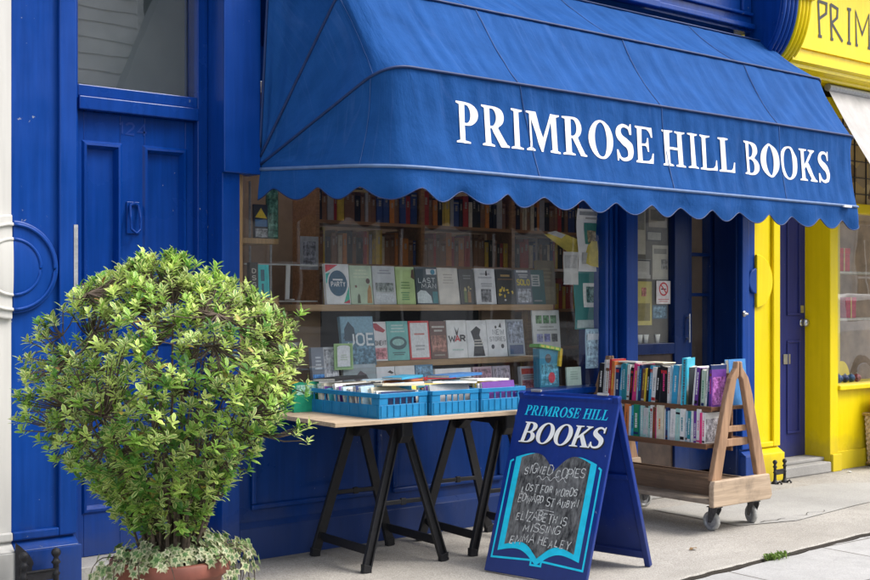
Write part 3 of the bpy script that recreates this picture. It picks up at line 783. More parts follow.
mb.box(8.6605, 8.70, .03, .12, .6855, 2.0895); mb.box(10.4, 10.46, .03, .12, .6855, 2.0895)
mb.box(8.93, 8.975, .18, .22, .6855, 2.85)
build('window_frame', mb, YE, ys, bevel=.005)
mb = pane_quad(8.70, 12.5, .07, .685, 2.09); build('window_pane', mb, M['glass_car'], ys)
mb = MB()
for i in range(18): mb.box(8.661+.17*i, 8.669+.17*i, .06, .068, 2.1705, 2.859)
for j in range(5): mb.box(8.661, 12, .0585, .0595, 2.25+.135*j, 2.258+.135*j)
build('leaded_bars', mb, M['iron'], ys)
def amber():
    m, nt, out = mat_new('leaded_amber_glass')
    vor = nd(nt, 'ShaderNodeTexVoronoi'); vor.inputs['Scale'].default_value = 6; nt.links.new(geo_pos(nt), vor.inputs['Vector'])
    col = ramp(nt, nd_sep(nt, vor.outputs['Color']), [(.2, (.42, .30, .12)), (.5, (.6, .5, .3)), (.9, (.16, .10, .05))])
    principled(nt, out, col, .2); return m
def nd_sep(nt, c):
    s = nd(nt, 'ShaderNodeSeparateColor'); nt.links.new(c, s.inputs[0]); return s.outputs[0]
mb = MB(); mb.box(8.661, 12.5, .0685, .074, 2.1705, 2.859); build('leaded_pane', mb, amber(), ys)
mb = MB(); mb.box(8.661, 12.5, 1.2, 1.25, .4, 3.0); build('shop_wall', mb, plain((.34, .24, .17), .9, .25, 5), ys)
mb = MB(); mb.box(7.875, 12.5, .1, .4, 3.0005, 3.09); build('header', mb, M['dark'], ys)  # near black puts the shadow strip above the white awning into the colour
mb = MB(); mb.box(7.76, 12.5, -.14, .3, 3.2005, 4.09); build('signboard', mb, YE, ys, bevel=.005)
mb = MB(); mb.prism([(-.10, 3.0905), (.3, 3.0905), (.3, 3.2), (-.19, 3.2), (-.19, 3.17), (-.16, 3.155), (-.16, 3.13), (-.10, 3.11)], 7.76, 12.5, 'x')
mb.box(7.9, 12.5, -.16, -.1405, 3.285, 3.305); mb.box(7.9, 12.5, -.16, -.1405, 3.90, 3.93)
build('sign_moulding', mb, YE, ys)
console(ys, 7.6405, 7.80, YE, (.12, .4, .67, .9))
mb = MB(); mb.prism([(-.1405, 4.0905), (.3, 4.0905), (.3, 4.3), (-.42, 4.3), (-.42, 4.24), (-.33, 4.2)], 7.586, 12.5, 'x'); build('cornice', mb, YE, ys)
mb = MB(); mb.box(7.586, 12.5, .02, .3, 4.3005, 7.5); build('upper_wall', mb, M['brick'], ys)
mb = MB()
SG = {'P': [[(.08, 0), (.0, 1)], [(-.02, 1), (.42, .98), (.40, .70), (.05, .50)], [(0, 0), (.18, 0)]],
      'R': [[(.06, 0), (.0, 1)], [(.0, 1), (.36, .92), (.34, .66), (.06, .47), (.62, 0)], [(0, 0), (.14, 0)]],
      'I': [[(.1, 0), (.1, 1)], [(0, 0), (.2, 0)], [(0, 1), (.2, 1)]], 'M': [[(.05, 0), (.0, 1), (.36, .36), (.72, 1), (.74, 0)], [(0, 0), (.12, 0)], [(.66, 0), (.82, 0)]]}
x = 8.165; k = 0
for ch, w in (('P', .62), ('R', .86), ('I', .44), ('M', 1.0)):
    for s in SG[ch]:
        k += 1; mb.ribbon([(x+p[0]*.27, 3.41+p[1]*.27) for p in s], .023, lambda a, b, l=.0002*(k % 4): (a, -.143-l, b))
    x += w*.27
build('sign_lettering', mb, plain((.03, .03, .03), .5), ys)
# its white roller awning
mb = MB(); uv = []
N_, K_ = 40, 12
P0 = (-.03, 3.06); P1 = (-1.05, 1.62+.0)
P1 = (-.62, 2.10)
vs = [(8.46+4.0*i/N_, P0[0]+(P1[0]-P0[0])*k/K_+.01*math.sin(math.pi*k/K_), P0[1]+(P1[1]-P0[1])*k/K_-.02*math.sin(math.pi*k/K_)) for i in range(N_+1) for k in range(K_+1)]
mb.add(vs, [(i*(K_+1)+k, (i+1)*(K_+1)+k, (i+1)*(K_+1)+k+1, i*(K_+1)+k+1) for i in range(N_) for k in range(K_)])
wa = thing('shop_awning', 'plain white sloping canvas awning over the yellow shop window', 'awning', (8.46, 0, 3.05))
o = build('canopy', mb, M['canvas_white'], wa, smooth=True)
uvl = o.data.uv_layers.new(name='UVMap')
for lp in o.data.loops:
    c = o.data.vertices[lp.vertex_index].co; uvl.data[lp.index].uv = (c.x, c.z)
mb = MB(); mb.tube([(8.46, P1[0], P1[1]), (12.46, P1[0], P1[1])], .022, 10); build('front_bar', mb, M['galv'], wa)
mb = MB(); mb.tube([(8.45, -.04, 3.06), (12.46, -.04, 3.06)], .03, 10); build('roller', mb, M['galv'], wa)

# ------------------------------------------------------------------ the blue awning
AW_XL, AW_XR = 3.51, 7.585
# per hoop: left pivot, left corner x, front y, front z, right corner x, right pivot, corner rounding
HOOPS = [
    dict(pl=(3.276, -.02, 2.045), xl=3.50, y=-.86, z=2.012, xr=7.575, pr=(7.66, -.04, 2.03), rr=.30),
    dict(pl=(3.276, -.02, 2.070), xl=3.50, y=-.82, z=2.505, xr=7.575, pr=(7.66, -.04, 2.05), rr=.16),
    dict(pl=(3.276, -.02, 2.110), xl=3.44, y=-.55, z=2.945, xr=7.585, pr=(7.66, -.04, 2.07), rr=.12),
    dict(pl=(3.276, -.02, 2.160), xl=3.282, y=-.115, z=3.275, xr=7.60, pr=(7.66, -.04, 2.10), rr=.03)]
NS, NC, NF = 16, 12, 230
def hoop_line(h):
    pl = Vector(h['pl']); pr = Vector(h['pr'])
    cl = Vector((h['xl'], h['y'], h['z'])); cr_ = Vector((h['xr'], h['y'], h['z']))
    sl = (cl-pl); sr = (pr-cr_)
    al = cl - sl.normalized()*min(h['rr'], sl.length*.8); bl = cl + Vector((h['rr'], 0, 0))
    ar = cr_ - Vector((.06, 0, 0)); br = cr_ + sr.normalized()*.06
    P = [pl+(al-pl)*(i/NS) for i in range(NS)]
    P += [al*(1-t)**2+cl*2*t*(1-t)+bl*t*t for t in [i/NC for i in range(NC)]]
    P += [bl+(ar-bl)*(i/NF) for i in range(NF)]
    P += [ar*(1-t)**2+cr_*2*t*(1-t)+br*t*t for t in [i/5 for i in range(5)]]
    P += [br+(pr-br)*(i/10) for i in range(11)]
    return P
HL = [hoop_line(h) for h in HOOPS]
NP = len(HL[0])
def wrinkle(x, w, k):
    a = noise.noise(Vector((x*14+w*1.5*(1 if k else .4), w*.7, k*7.3)))*.013
    b = abs(noise.noise(Vector((x*19-w*1.3, w*.7, k*3.1+5))))*-.0075
    c = abs(noise.noise(Vector((x*23+w*1.6, w*.8, k*2.2+9))))*-.0045*(.4+.6*abs(noise.noise(Vector((x*2.1, k*4., 1)))))
    return a+b+c
def canvas_pt(k, i, w):
    """point on the panel between hoop k and k+1; i is the (float) index along the hoop"""
    i0 = min(int(i), NP-2); f = i-i0
    A = HL[k][i0].lerp(HL[k][i0+1], f); B = HL[k+1][i0].lerp(HL[k+1][i0+1], f)
    p = A.lerp(B, w)
    t = (HL[k][i0+1]-HL[k][i0])+(HL[k+1][i0+1]-HL[k+1][i0])
    n = t.cross(B-A)
    if n.length > 1e-9:
        n.normalize()
        if n.y > 0 or (abs(n.y) < .2 and n.x > 0 and i < NS): n = n*(1 if n.y < 0 else -1)
        side = i < NS+4
        env = math.sin(math.pi*w)
        s = -.016*env if not side else -.03*env*min(1, i/NS)
        xx = p.x if not side else p.y*1.3
        p = p + n*(s+wrinkle(xx, w+k, k)*min(1, env*1.6+.15))
    return p
def front_index(x):
    """index along the hoop for a given x on the front of the lowest two hoops"""
    x0 = HL[0][NS+NC].x; x1 = HL[0][NS+NC+NF].x
    return NS+NC+(x-x0)/(x1-x0)*NF
aw = thing('awning', 'large royal blue canvas awning lettered in white capitals above the bookshop window', 'awning', (3.285, 0, 2.05))
NW = 16
for k in range(3):
    mb = MB(); uvs = []
    for i in range(NP):
        for j in range(NW+1):
            mb.v.append(tuple(canvas_pt(k, i, j/NW)))
    arcl = [0]
    for i in range(1, NP): arcl.append(arcl[-1]+(HL[0][i]-HL[0][i-1]).length)
    mb.f = [(i*(NW+1)+j, (i+1)*(NW+1)+j, (i+1)*(NW+1)+j+1, i*(NW+1)+j+1) for i in range(NP-1) for j in range(NW)]
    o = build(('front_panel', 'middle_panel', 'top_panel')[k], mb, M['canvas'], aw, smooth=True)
    ul = o.data.uv_layers.new(name='UVMap')
    for lp in o.data.loops:
        i, j = divmod(lp.vertex_index, NW+1)
        ul.data[lp.index].uv = (arcl[i]+k*3.7, (k+j/NW)*.52)
for k in range(4):
    mb = MB(); mb.tube([p+Vector((0, -.004, .004)) for p in HL[k][:NS+NC+NF+5]], .0075 if k else .0095, 8)
    build('piping', mb, M['piping'] if k else M['piping_pale'], aw, smooth=True)
# stitched seams
seam_mat = plain((.05, .12, .33), .7)
for k in range(3):
    for xs_ in (4.50, 5.60, 6.72):
        i = front_index(xs_)
        for d in (-.10, .10):
            pts = [canvas_pt(k, i+d, j/16)+Vector((0, -.0025, .0015)) for j in range(17)]
            mb = MB(); mb.tube(pts, .0016, 4, False); build('seam', mb, seam_mat, aw)
    pts = [canvas_pt(k, NS+2+k*.8, j/16)+Vector((-.002, -.002, .001)) for j in range(17)]
    mb = MB(); mb.tube(pts, .0016, 4, False); build('seam', mb, seam_mat, aw)
# scalloped valance
mb = MB(); NV = 8
arcl = [0]
for i in range(1, NP): arcl.append(arcl[-1]+(HL[0][i]-HL[0][i-1]).length)
fine = []
for i in range(NS+NC+NF+6-1):
    for f in (0, .5): fine.append((HL[0][i].lerp(HL[0][i+1], f), arcl[i]+(arcl[i+1]-arcl[i])*f))
TOT = fine[-1][1]; PITCH = .283
for p, s in fine:
    ph = (TOT-s)/PITCH*2*math.pi+.9
    c = .5-.5*math.cos(ph)
    dep = .094+.060*(c**.8)
    for j in range(NV+1):
        w = j/NV
        out_ = .012*w*math.sin(ph*.5+1)+.022*w*w*noise.noise(Vector((s*4.5, w, 2)))+.006*math.sin(ph)*w
        mb.v.append((p.x-(.01*w if s < .8 else 0), p.y-.003-out_, p.z-.004-dep*w))
nf = len(fine)
mb.f = [(i*(NV+1)+j, (i+1)*(NV+1)+j, (i+1)*(NV+1)+j+1, i*(NV+1)+j+1) for i in range(nf-1) for j in range(NV)]
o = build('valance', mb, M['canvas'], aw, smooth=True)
ul = o.data.uv_layers.new(name='UVMap')
for lp in o.data.loops:
    i, j = divmod(lp.vertex_index, NV+1); ul.data[lp.index].uv = (fine[i][1]+20, j*.02)
mb = MB(); mb.tube([tuple(mb2) for mb2 in [o.data.vertices[i*(NV+1)+NV].co+ORG[aw.name] for i in range(nf)]], .0035, 5)
build('valance_binding', mb, M['piping'], aw, smooth=True)
# lettering that follows the cloth
def on_front(x, w, l=0):
    s_, e_ = NS+NC, NS+NC+NF
    x0 = HL[0][s_].x*(1-w)+HL[1][s_].x*w; x1 = HL[0][e_].x*(1-w)+HL[1][e_].x*w
    q = canvas_pt(0, s_+(x-x0)/(x1-x0)*NF, w); return (q.x, q.y-.0028-l, q.z+.0008)
for word, x0, x1 in (('PRIMROSE', 3.93, 5.455), ('HILL', 5.525, 6.225), ('BOOKS', 6.305, 7.262)):
    mb = MB(); serif_text(mb, word, on_front, x0, x1, .305, .43, 0, .0185)
    build('lettering', mb, M['letter'], aw)
mb = MB(); mb.box(7.34, 7.43, -.888, -.8745, 2.003, 2.017); build('bar_end_tab', mb, M['letter'], aw)
mb = MB()
for h in HOOPS[:3]:
    mb.tube([(h['pl'][0]+.03, -.03, h['pl'][2]), (h['xl']+.09, h['y']+.06, h['z']-.012), (h['xr']-.05, h['y']+.03, h['z']-.012), (h['xr']-.02, -.03, h['pr'][2])], .012, 8)
build('frame', mb, M['galv'], aw)

# ------------------------------------------------------------------ books
def blot_mat(c):
    key = ('blot', c)
    if key in _cache: return _cache[key]
    m, nt, out = mat_new('printed_picture')
    v = coords(nt); f = noise_tex(nt, v, 34, 6, .7)
    col = ramp(nt, f, [(.36, tuple(x*.25 for x in c)), (.5, c), (.64, tuple(min(1, x*1.8+.12) for x in c))])
    principled(nt, out, col, .42); _cache[key] = m; return m
NAMES = {}
def cname(c):
    r, g, b = [x**.4545 for x in c]
    mx, mn = max(r, g, b), min(r, g, b)
    if mx < .22: return 'black'
    if mx-mn < .10:
        return 'white' if mn > .80 else 'pale grey' if mn > .6 else 'grey' if mn > .35 else 'dark grey'
    if r >= g and r >= b:
        if b > .6*r and g < .75*r: return 'pink' if mx > .7 else 'plum'
        if g > .85*r: return 'cream' if b > .68*r else 'yellow' if mx > .6 else 'olive'
        if g > .52*r: return 'orange' if mx > .75 and b < .45 else 'tan' if mx > .6 else 'brown'
        return 'red' if mx > .55 else 'dark red'
    if b >= r and b >= g:
        if r > g*1.12: return 'purple'
        if g > .85*b: return 'pale blue' if mn > .55 else 'turquoise' if mx > .55 else 'teal'
        return 'blue' if mx > .5 else 'navy'
    if b > .8*g: return 'pale green' if mn > .55 else 'turquoise' if mx > .6 else 'teal'
    return 'pale green' if mn > .5 else 'green' if mx > .4 else 'dark green'
def upright_book(label, c, t, h, d, loc, yaw=0, lean=0, group=None, band=None, soft=True, face=None):
    """stands with its spine to local -y, thickness along local x"""
    o = thing('book', label, 'book', loc, 0, group, local=True)
    o.rotation_euler = (0, lean, yaw)
    k = .0012 if soft else .0028
    mb = MB()
    mb.box(0, k, 0, d, 0, h); mb.box(t-k, t, 0, d, 0, h)
    mb.prism([(k+.0001, .0), (t-k-.0001, .0), (t-k-.0001, .0025), (k+.0001, .0025)], 0, h, 'z')
    build('cover', mb, plain(c, .42, .10, 30, .03), o)
    mb = MB(); e = .001 if soft else .004
    mb.box(k+.0002, t-k-.0002, .003, d-e, e, h-e)
    build('pages', mb, M['page'], o)
    if band:
        bc, z0, z1 = band
        mb = MB(); ww = t*random.uniform(.28, .5); xa = (t-ww)/2
        zz = h*z0
        while zz < h*z1:                                   # the title as a run of small strokes down the spine
            L_ = random.uniform(.004, .011)
            mb.add([(xa+random.uniform(0, .15)*ww, -.0006, zz), (xa+ww-random.uniform(0, .15)*ww, -.0006, zz), (xa+ww-random.uniform(0, .15)*ww, -.0006, zz+L_), (xa+random.uniform(0, .15)*ww, -.0006, zz+L_)], [(0, 1, 2, 3)])
            zz += L_+random.uniform(.0015, .004)
        build('spine_title', mb, plain(bc, .45, .2, 160, 0), o)
        if t > .012 and random.random() < .6:
            a_ = random.choice((.06, .10, .90, .86)); e_ = random.uniform(.02, .05)
            mb = MB(); mb.add([(.0012, -.0006, h*(a_-e_)), (t-.0012, -.0006, h*(a_-e_)), (t-.0012, -.0006, h*(a_+e_)), (.0012, -.0006, h*(a_+e_))], [(0, 1, 2, 3)])
            build('spine_band', mb, plain(random.choice([K_, RD, LG, NV_, bc, BR]), .45, .25, 160, 0), o)
    if face:
        mb = MB()
        mb.add([(t+.0006, .008, h*.05), (t+.0006, d*.93, h*.05), (t+.0006, d*.93, h*.80), (t+.0006, .008, h*.80)], [(0, 1, 2, 3)])
        build('cover_picture', mb, face, o)
    return o
ORD = ['first', 'second', 'third', 'fourth', 'fifth', 'sixth', 'seventh', 'eighth', 'ninth', 'tenth', 'eleventh', 'twelfth', 'thirteenth', 'fourteenth', 'fifteenth', 'sixteenth', 'seventeenth', 'eighteenth', 'nineteenth', 'twentieth', 'twenty first', 'twenty second', 'twenty third', 'twenty fourth', 'twenty fifth', 'twenty sixth', 'twenty seventh', 'twenty eighth', 'twenty ninth', 'thirtieth', 'thirty first', 'thirty second', 'thirty third', 'thirty fourth', 'thirty fifth', 'thirty sixth', 'thirty seventh', 'thirty eighth', 'thirty ninth', 'fortieth', 'forty first', 'forty second', 'forty third', 'forty fourth', 'forty fifth', 'forty sixth', 'forty seventh', 'forty eighth', 'forty ninth', 'fiftieth', 'fifty first', 'fifty second', 'fifty third', 'fifty fourth', 'fifty fifth', 'fifty sixth']
W_ = (.80, .79, .75); K_ = (.012, .012, .014); NV_ = (.02, .04, .14); RD = (.55, .03, .03); OR = (.72, .22, .06); PK = (.75, .05, .22)
TL = (.03, .25, .30); SB = (.05, .38, .62); GR = (.02, .25, .12); CR = (.72, .66, .50); GY = (.35, .36, .37); PB = (.45, .60, .68); PU = (.16, .05, .30)
BR = (.18, .08, .04); YL = (.75, .55, .06); PG = (.50, .62, .50); TN = (.45, .30, .17); DG = (.05, .055, .06); LG = (.58, .58, .57); MINT = (.40, .64, .58)

# ------------------------------------------------------------------ book trolley
random.seed(21)
tr = thing('book_trolley', 'wooden A-frame book trolley on castors, end-on to the shop doorway', 'book trolley', (5.916, -.55, 0))
YN, YF = -1.09, -.07
def aframe(y, front):
    mb = MB()
    for s in (-1, 1):
        cx = 5.916
        poly = [(cx+s*.262, .315), (cx+s*.175, .315), (cx+s*.030, .895), (cx+s*.008, .915), (cx+s*.002, 1.0), (cx+s*.022, 1.005), (cx+s*.030, .965), (cx+s*.085, .905), (cx+s*.125, .80)]
        mb.prism(poly, y, y+.036, 'y')
    a = build('end_frame', mb, M['trolley'], tr, bevel=.006)
    mb = MB()
    cx = 5.916
    mb.prism([(cx-.276, .165), (cx+.272, .165), (cx+.29, .19), (cx+.262, .318), (cx-.262, .318), (cx-.276, .29)], y-.022, y+.014 if front else y+.05, 'y')
    build('base_board', mb, M['trolley_pale'], tr, bevel=.006)
    mb = MB()
    mb.box(cx-.11, cx+.11, y+.0362, y+.056, .585, .62); mb.box(cx-.13, cx+.13, y+.0362, y+.056, .50, .545)
    build('cross_rail', mb, M['trolley'], tr, bevel=.003)
aframe(YN, True); aframe(YF, False)
for s, edge in ((-1, 'l'), (1, 'r')):
    for z, x_out in ((.715, .185), (.500, .232)):
        mb = MB()
        ext = .020
        a, b = 5.916+s*x_out, 5.916+s*.012
        mb.box(min(a, b), max(a, b), YN+.057, YF-.001, z, z+.022)
        mb.box(min(a, a+s*.012), max(a, a+s*.012), YN-.004 if False else YN+.057, YF-.001, z-.006, z+.026)
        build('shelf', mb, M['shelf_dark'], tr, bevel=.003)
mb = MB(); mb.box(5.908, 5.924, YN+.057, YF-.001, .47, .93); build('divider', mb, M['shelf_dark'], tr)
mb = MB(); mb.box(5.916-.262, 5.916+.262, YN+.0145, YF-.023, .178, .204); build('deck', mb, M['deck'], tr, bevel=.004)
for sx_ in (-1, 1):
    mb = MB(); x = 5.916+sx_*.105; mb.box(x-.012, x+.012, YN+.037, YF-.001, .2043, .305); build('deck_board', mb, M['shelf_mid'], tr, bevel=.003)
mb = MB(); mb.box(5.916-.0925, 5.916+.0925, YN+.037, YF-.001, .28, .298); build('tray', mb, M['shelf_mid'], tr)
castor = None
for x, y, yaw in ((5.79, -1.0, .0), (6.165, -1.0, -.38), (5.70, -.18, .2), (6.13, -.18, 1.2)):
    c_ = bpy.data.objects.new('castor', None); COL.objects.link(c_); c_.parent = tr
    c_.location = (x-5.916, y+.55, 0); c_.rotation_euler = (0, 0, yaw); c_.empty_display_size = .05
    ORG[c_.name] = Vector((0, 0, 0))
    mb = MB(); mb.lathe([(.040, -.013), (.050, -.014), (.057, -.008), (.0585, 0), (.057, .008), (.050, .014), (.040, .013)], (0, .02, .0585), 32, 'x')
    wq = build('wheel', mb, M['rubber'], c_, smooth=True)
    mb = MB(); mb.lathe([(0, -.017), (.012, -.017), (.014, -.010), (.036, -.006), (.0405, -.011), (.0405, .011), (.036, .006), (.014, .010), (.012, .017), (0, .017)], (0, .02, .0585), 24, 'x')
    build('hub', mb, M['galv'], wq)
    mb = MB()
    for s in (-1, 1):
        mb.prism([(.008, .05), (.032, .05), (.026, .14), (-.035, .14), (-.035, .125)], s*.021-.0015, s*.021+.0015, 'x')
    mb.box(-.028, .028, -.04, .035, .1405, .146); mb.lathe([(0, .146), (.024, .146), (.024, .164), (0, .164)], (0, 0, 0), 16)
    build('fork', mb, M['fork'], c_)
# books on its near side: (colour, thickness, height, depth, print colour)
TOP = [(K_, .030, .215, W_), (LG, .014, .212, GY), (W_, .024, .21, TN), (RD, .016, .22, W_), (OR, .018, .222, YL), (LG, .012, .205, None), (NV_, .024, .195, W_), (SB, .022, .205, W_), (TL, .024, .21, PB), (W_, .018, .212, PK), (K_, .016, .195, RD), (PK, .030, .21, YL), (PB, .014, .2, K_),
       (NV_, .018, .20, SB), (BR, .020, .192, YL), (YL, .008, .19, None), (K_, .014, .195, W_), (SB, .020, .195, W_), (W_, .026, .2, GY), (K_, .018, .21, W_), (DG, .016, .205, None), (K_, .038, .205, PK), (W_, .016, .2, RD), (PB, .012, .205, TL), (SB, .034, .205, W_), (LG, .012, .2, None), (W_, .016, .205, K_), (DG, .018, .2, W_)]
y = YF-.03; z0 = .7375
nT = len(TOP); tot = sum(b[1]+.0012 for b in TOP)
def trolley_book(i, y, c, t, h, d, pc, z0, xf, shelf, n, face=None, lean=None, soft=True, extra=''):
    lab = '%s spined %s, %s from far left on the trolley %s shelf' % (cname(c), 'paperback' if soft else 'hardback', ORD[i], shelf)
    band = (pc, random.uniform(.2, .4), random.uniform(.6, .92)) if pc else None
    # spine faces -x: local -y -> world -x means yaw -90 deg; local +x -> world -y
    return upright_book(lab, c, t, h, d, (xf+random.uniform(0, .012), y, z0), R(-90)+random.uniform(-.03, .03), lean if lean is not None else R(random.uniform(1, 6.5)), 'books on the trolley %s shelf' % shelf, band, soft, face)
scale_t = .735/tot
for i, (c, t, h, pc) in enumerate(TOP):
    trolley_book(i, y, c, t*scale_t*.97, h*1.10+random.uniform(-.014, .014), random.uniform(.128, .150), pc, z0, 5.745, 'top', nT)
    y -= t*scale_t+.0008
def seascape():
    m, nt, out = mat_new('seaside_cover_picture')
    v = coords(nt); sp = nd(nt, 'ShaderNodeSeparateXYZ'); nt.links.new(v, sp.inputs[0])
    nz = noise_tex(nt, v, 26, 6, .7)
    ma = nd(nt, 'ShaderNodeMath', operation='MULTIPLY_ADD'); nt.links.new(nz, ma.inputs[0]); ma.inputs[1].default_value = .10; nt.links.new(sp.outputs[2], ma.inputs[2])
    col = ramp(nt, ma.outputs[0], [(.05, (.16, .2, .12)), (.10, (.10, .12, .07)), (.125, (.25, .24, .18)), (.145, (.55, .66, .7)), (.22, (.05, .5, .68)), (.30, (.02, .42, .62))])
    principled(nt, out, col, .35); return m
SEA = seascape()
# the taller books at the near end
y -= .004
b = upright_book('tall turquoise seaside picture book standing out above the trolley top shelf', (.03, .42, .58), .030, .282, .185, (5.715, y+.01, z0), R(-66), R(2), 'books on the trolley top shelf', (DG, .02, .95), False)
mb = MB(); mb.add([(.0306, .012, .004), (.0306, .178, .004), (.0306, .178, .26), (.0306, .012, .26)], [(0, 3, 2, 1)]); build('cover_picture', mb, SEA, b)
y -= .052
NEAR = [(W_, .014, .215, None), (PU, .026, .21, W_), (K_, .018, .205, None), (LG, .010, .2, GY), (PG, .026, .195, GR), (W_, .012, .21, NV_), (NV_, .022, .225, W_), (PU, .020, .20, PK)]
for i, (c, t, h, pc) in enumerate(NEAR):
    if y-t < YN+.062: break
    trolley_book(nT+1+i, y, c, t*.9, h*1.10, random.uniform(.13, .15), pc, z0, 5.742, 'top', 0, face=blot_mat((.34, .10, .36)) if i >= len(NEAR)-2 else None)
    y -= t*.9+.001
# lower shelf
LOW = [(NV_, .02, .19, W_), (W_, .018, .195, GY), (DG, .02, .2, W_), (TN, .016, .19, K_), (W_, .014, .2, None), (LG, .018, .195, GY), (DG, .020, .195, W_), (W_, .028, .195, LG), (GY, .014, .195, K_), (DG, .012, .195, None), (OR, .026, .205, BR), (W_, .008, .195, None), (SB, .016, .2, NV_), (GR, .028, .205, W_), (TL, .010, .195, None), (MINT, .016, .195, W_), (LG, .022, .195, MINT), (MINT, .014, .195, GR), (W_, .012, .2, K_),
       (BR, .016, .2, RD), (PK, .006, .195, None), (CR, .034, .205, OR), (W_, .010, .195, None), (NV_, .014, .2, SB), (PB, .010, .19, None), (W_, .028, .195, LG), (MINT, .024, .195, PG), (W_, .022, .195, TL), (PB, .012, .195, NV_), (TL, .016, .195, W_), (W_, .014, .19, PB), (PU, .014, .195, W_), (W_, .018, .2, PK), (PK, .008, .19, None), (W_, .014, .195, PK)]
sc_ = (YF-.03-(YN+.07))/sum(b[1]+.001 for b in LOW)
y = YF-.025
for i, (c, t, h, pc) in enumerate(LOW):
    trolley_book(i, y, c, t*sc_*.96, h-.004+random.uniform(-.012, .005), random.uniform(.128, .15), pc, .5225, 5.698, 'lower', len(LOW), face=blot_mat((.42, .40, .42)) if i == len(LOW)-1 else None, lean=R(random.uniform(.5, 3)))
    y -= t*sc_+.0009
# far side of the trolley, its tops just showing
FAR = [((.05, .22, .52), .03, .275, W_), (W_, .02, .25, None), (SB, .018, .235, W_), (CR, .022, .215, None), (RD, .02, .21, W_), (K_, .024, .205, W_), (GR, .02, .2, None), (W_, .02, .21, None)]
y = YN+.075
for i, (c, t, h, pc) in enumerate(FAR):
    upright_book('%s backed book, %s from the street end on the trolley far side' % (cname(c), ORD[i]), c, t, h, .17, (6.095, y, z0), R(90)+random.uniform(-.06, .06), R(4), 'books on the trolley far side', (pc, .3, .8) if pc else None, False)
    y += t+.002
# loose books and papers laid along the tops
for j, (yy, c, lab) in enumerate(((-.40, W_, 'white magazine laid flat across the trolley top books, far end'), (-.62, (.80, .72, .55), 'cream leaflet lying across the middle of the trolley top books'))):
    mb = MB(); mb.box(5.78, 5.90, yy, yy+.17, .972+.004*j, .978+.004*j)
    o = build('magazine', mb, plain(c, .5, .05), bevel=.001); tag(o, lab, 'magazine')

# ------------------------------------------------------------------ A-board
ab = thing('a_board', 'royal blue folding A-board sign with chalkboard book, standing on the pavement', 'signboard', (4.385, -1.185, 0), R(-78.5), None, local=True)
BW, BH, SP = .595, .895, .325
def leaf_xf(front):
    """panel plane: local a across, b up the slope"""
    s = -1 if front else 1
    L = math.hypot(SP, BH)
    def f(a, b, l=0):
        n = Vector((0, s*BH/L, SP/L))
        p = Vector((a, s*SP*(1-b/L), BH*b/L))+n*l
        return tuple(p)
    return f, L
Fr, LL = leaf_xf(True)
def slab(fn, a0, a1, b0, b1, l0, l1):
    mb = MB(); vs = [fn(a, b, l) for a in (a0, a1) for b in (b0, b1) for l in (l0, l1)]
    return mb.add(vs, [(0, 1, 3, 2), (4, 6, 7, 5), (0, 4, 5, 1), (2, 3, 7, 6), (0, 2, 6, 4), (1, 5, 7, 3)])
build('front_panel', slab(Fr, -BW/2, BW/2, .012, LL, -.02, 0), M['board_blue'], ab, bevel=.004)
Bk, _ = leaf_xf(False)
build('rear_panel', slab(Bk, -BW/2+.03, BW/2-.03, .05, LL-.03, -.016, -.006), M['board_blue'], ab, bevel=.003)
fr_ = MB()
for a0, a1, b0, b1 in ((-BW/2, -BW/2+.032, .012, LL), (BW/2-.032, BW/2, .012, LL), (-BW/2+.0322, BW/2-.0322, .06, .10), (-BW/2+.0322, BW/2-.0322, LL-.05, LL-.012), (-BW/2+.0322, BW/2-.0322, .50, .53)):
    q = slab(Bk, a0, a1, b0, b1, -.028, .0); fr_.add(q.v, q.f)
build('rear_frame', fr_, M['board_blue'], ab, bevel=.004)
mb = MB(); 
for s in (-.2, .2): mb.tube([(s-.03, 0, BH+.002), (s+.03, 0, BH+.002)], .008, 8)
build('hinge', mb, M['steel'], ab)
# open-book outline: cyan cover edge, page outline, and chalkboard
def book_outline(w, b0, b1, dip, n=14):
    top = []
    for i in range(n+1):
        t = i/n; top.append((-w*(1-t), b1-.0+(.030*math.sin(math.pi*min(1, t*1.15)*.8))-dip*max(0, (t-.35)/.65)**2.2))
    tr_ = top + [(-a, b) for a, b in top[::-1]][1:]
    bot = []
    for i in range(n+1):
        t = i/n; bot.append((-w*(1-t), b0+.030*math.sin(math.pi*min(1, t*1.15)*.8)*.8-dip*.8*max(0, (t-.35)/.65)**2.2))
    bo = bot + [(-a, b) for a, b in bot[::-1]][1:]
    return tr_, bo
def band_between(mb, top, bot, fn, l):
    n = len(top)
    mb.add([fn(a, b, l) for a, b in top]+[fn(a, b, l) for a, b in bot], [(i, i+1, n+i+1, n+i) for i in range(n-1)])
t1, b1_ = book_outline(.205, .155, .600, .075)
mb = MB(); band_between(mb, [(a*1.17, b) for a, b in t1], [(a*1.17, b-.035) for a, b in b1_], Fr, .0016); build('book_cover_shape', mb, M['cyan'], ab)
mb = MB(); band_between(mb, t1, b1_, Fr, .0032); build('chalkboard', mb, M['chalkboard'], ab)
mb = MB()
for s in (-1, 1):
    mb.ribbon([(s*.252, .585), (s*.268, .575), (s*.268, .085), (s*.03, .098)], .010, lambda a, b: Fr(a, b, .0016))
mb.ribbon([(-.03, .0985), (-.03, .075), (.03, .075), (.03, .0985)], .010, lambda a, b: Fr(a, b, .0018))
build('page_edge_line', mb, M['cyan'], ab)
mb = MB(); serif_text(mb, 'BOOKS', lambda a, b, l=0: Fr(a, b, .0012+l), -.243, .255, .672, .108, .16, 0, -2)
mb2 = MB(); serif_text(mb2, 'BOOKS', lambda a, b, l=0: Fr(a, b, .0024+l), -.25, .248, .679, .108, .16, 0, -2)
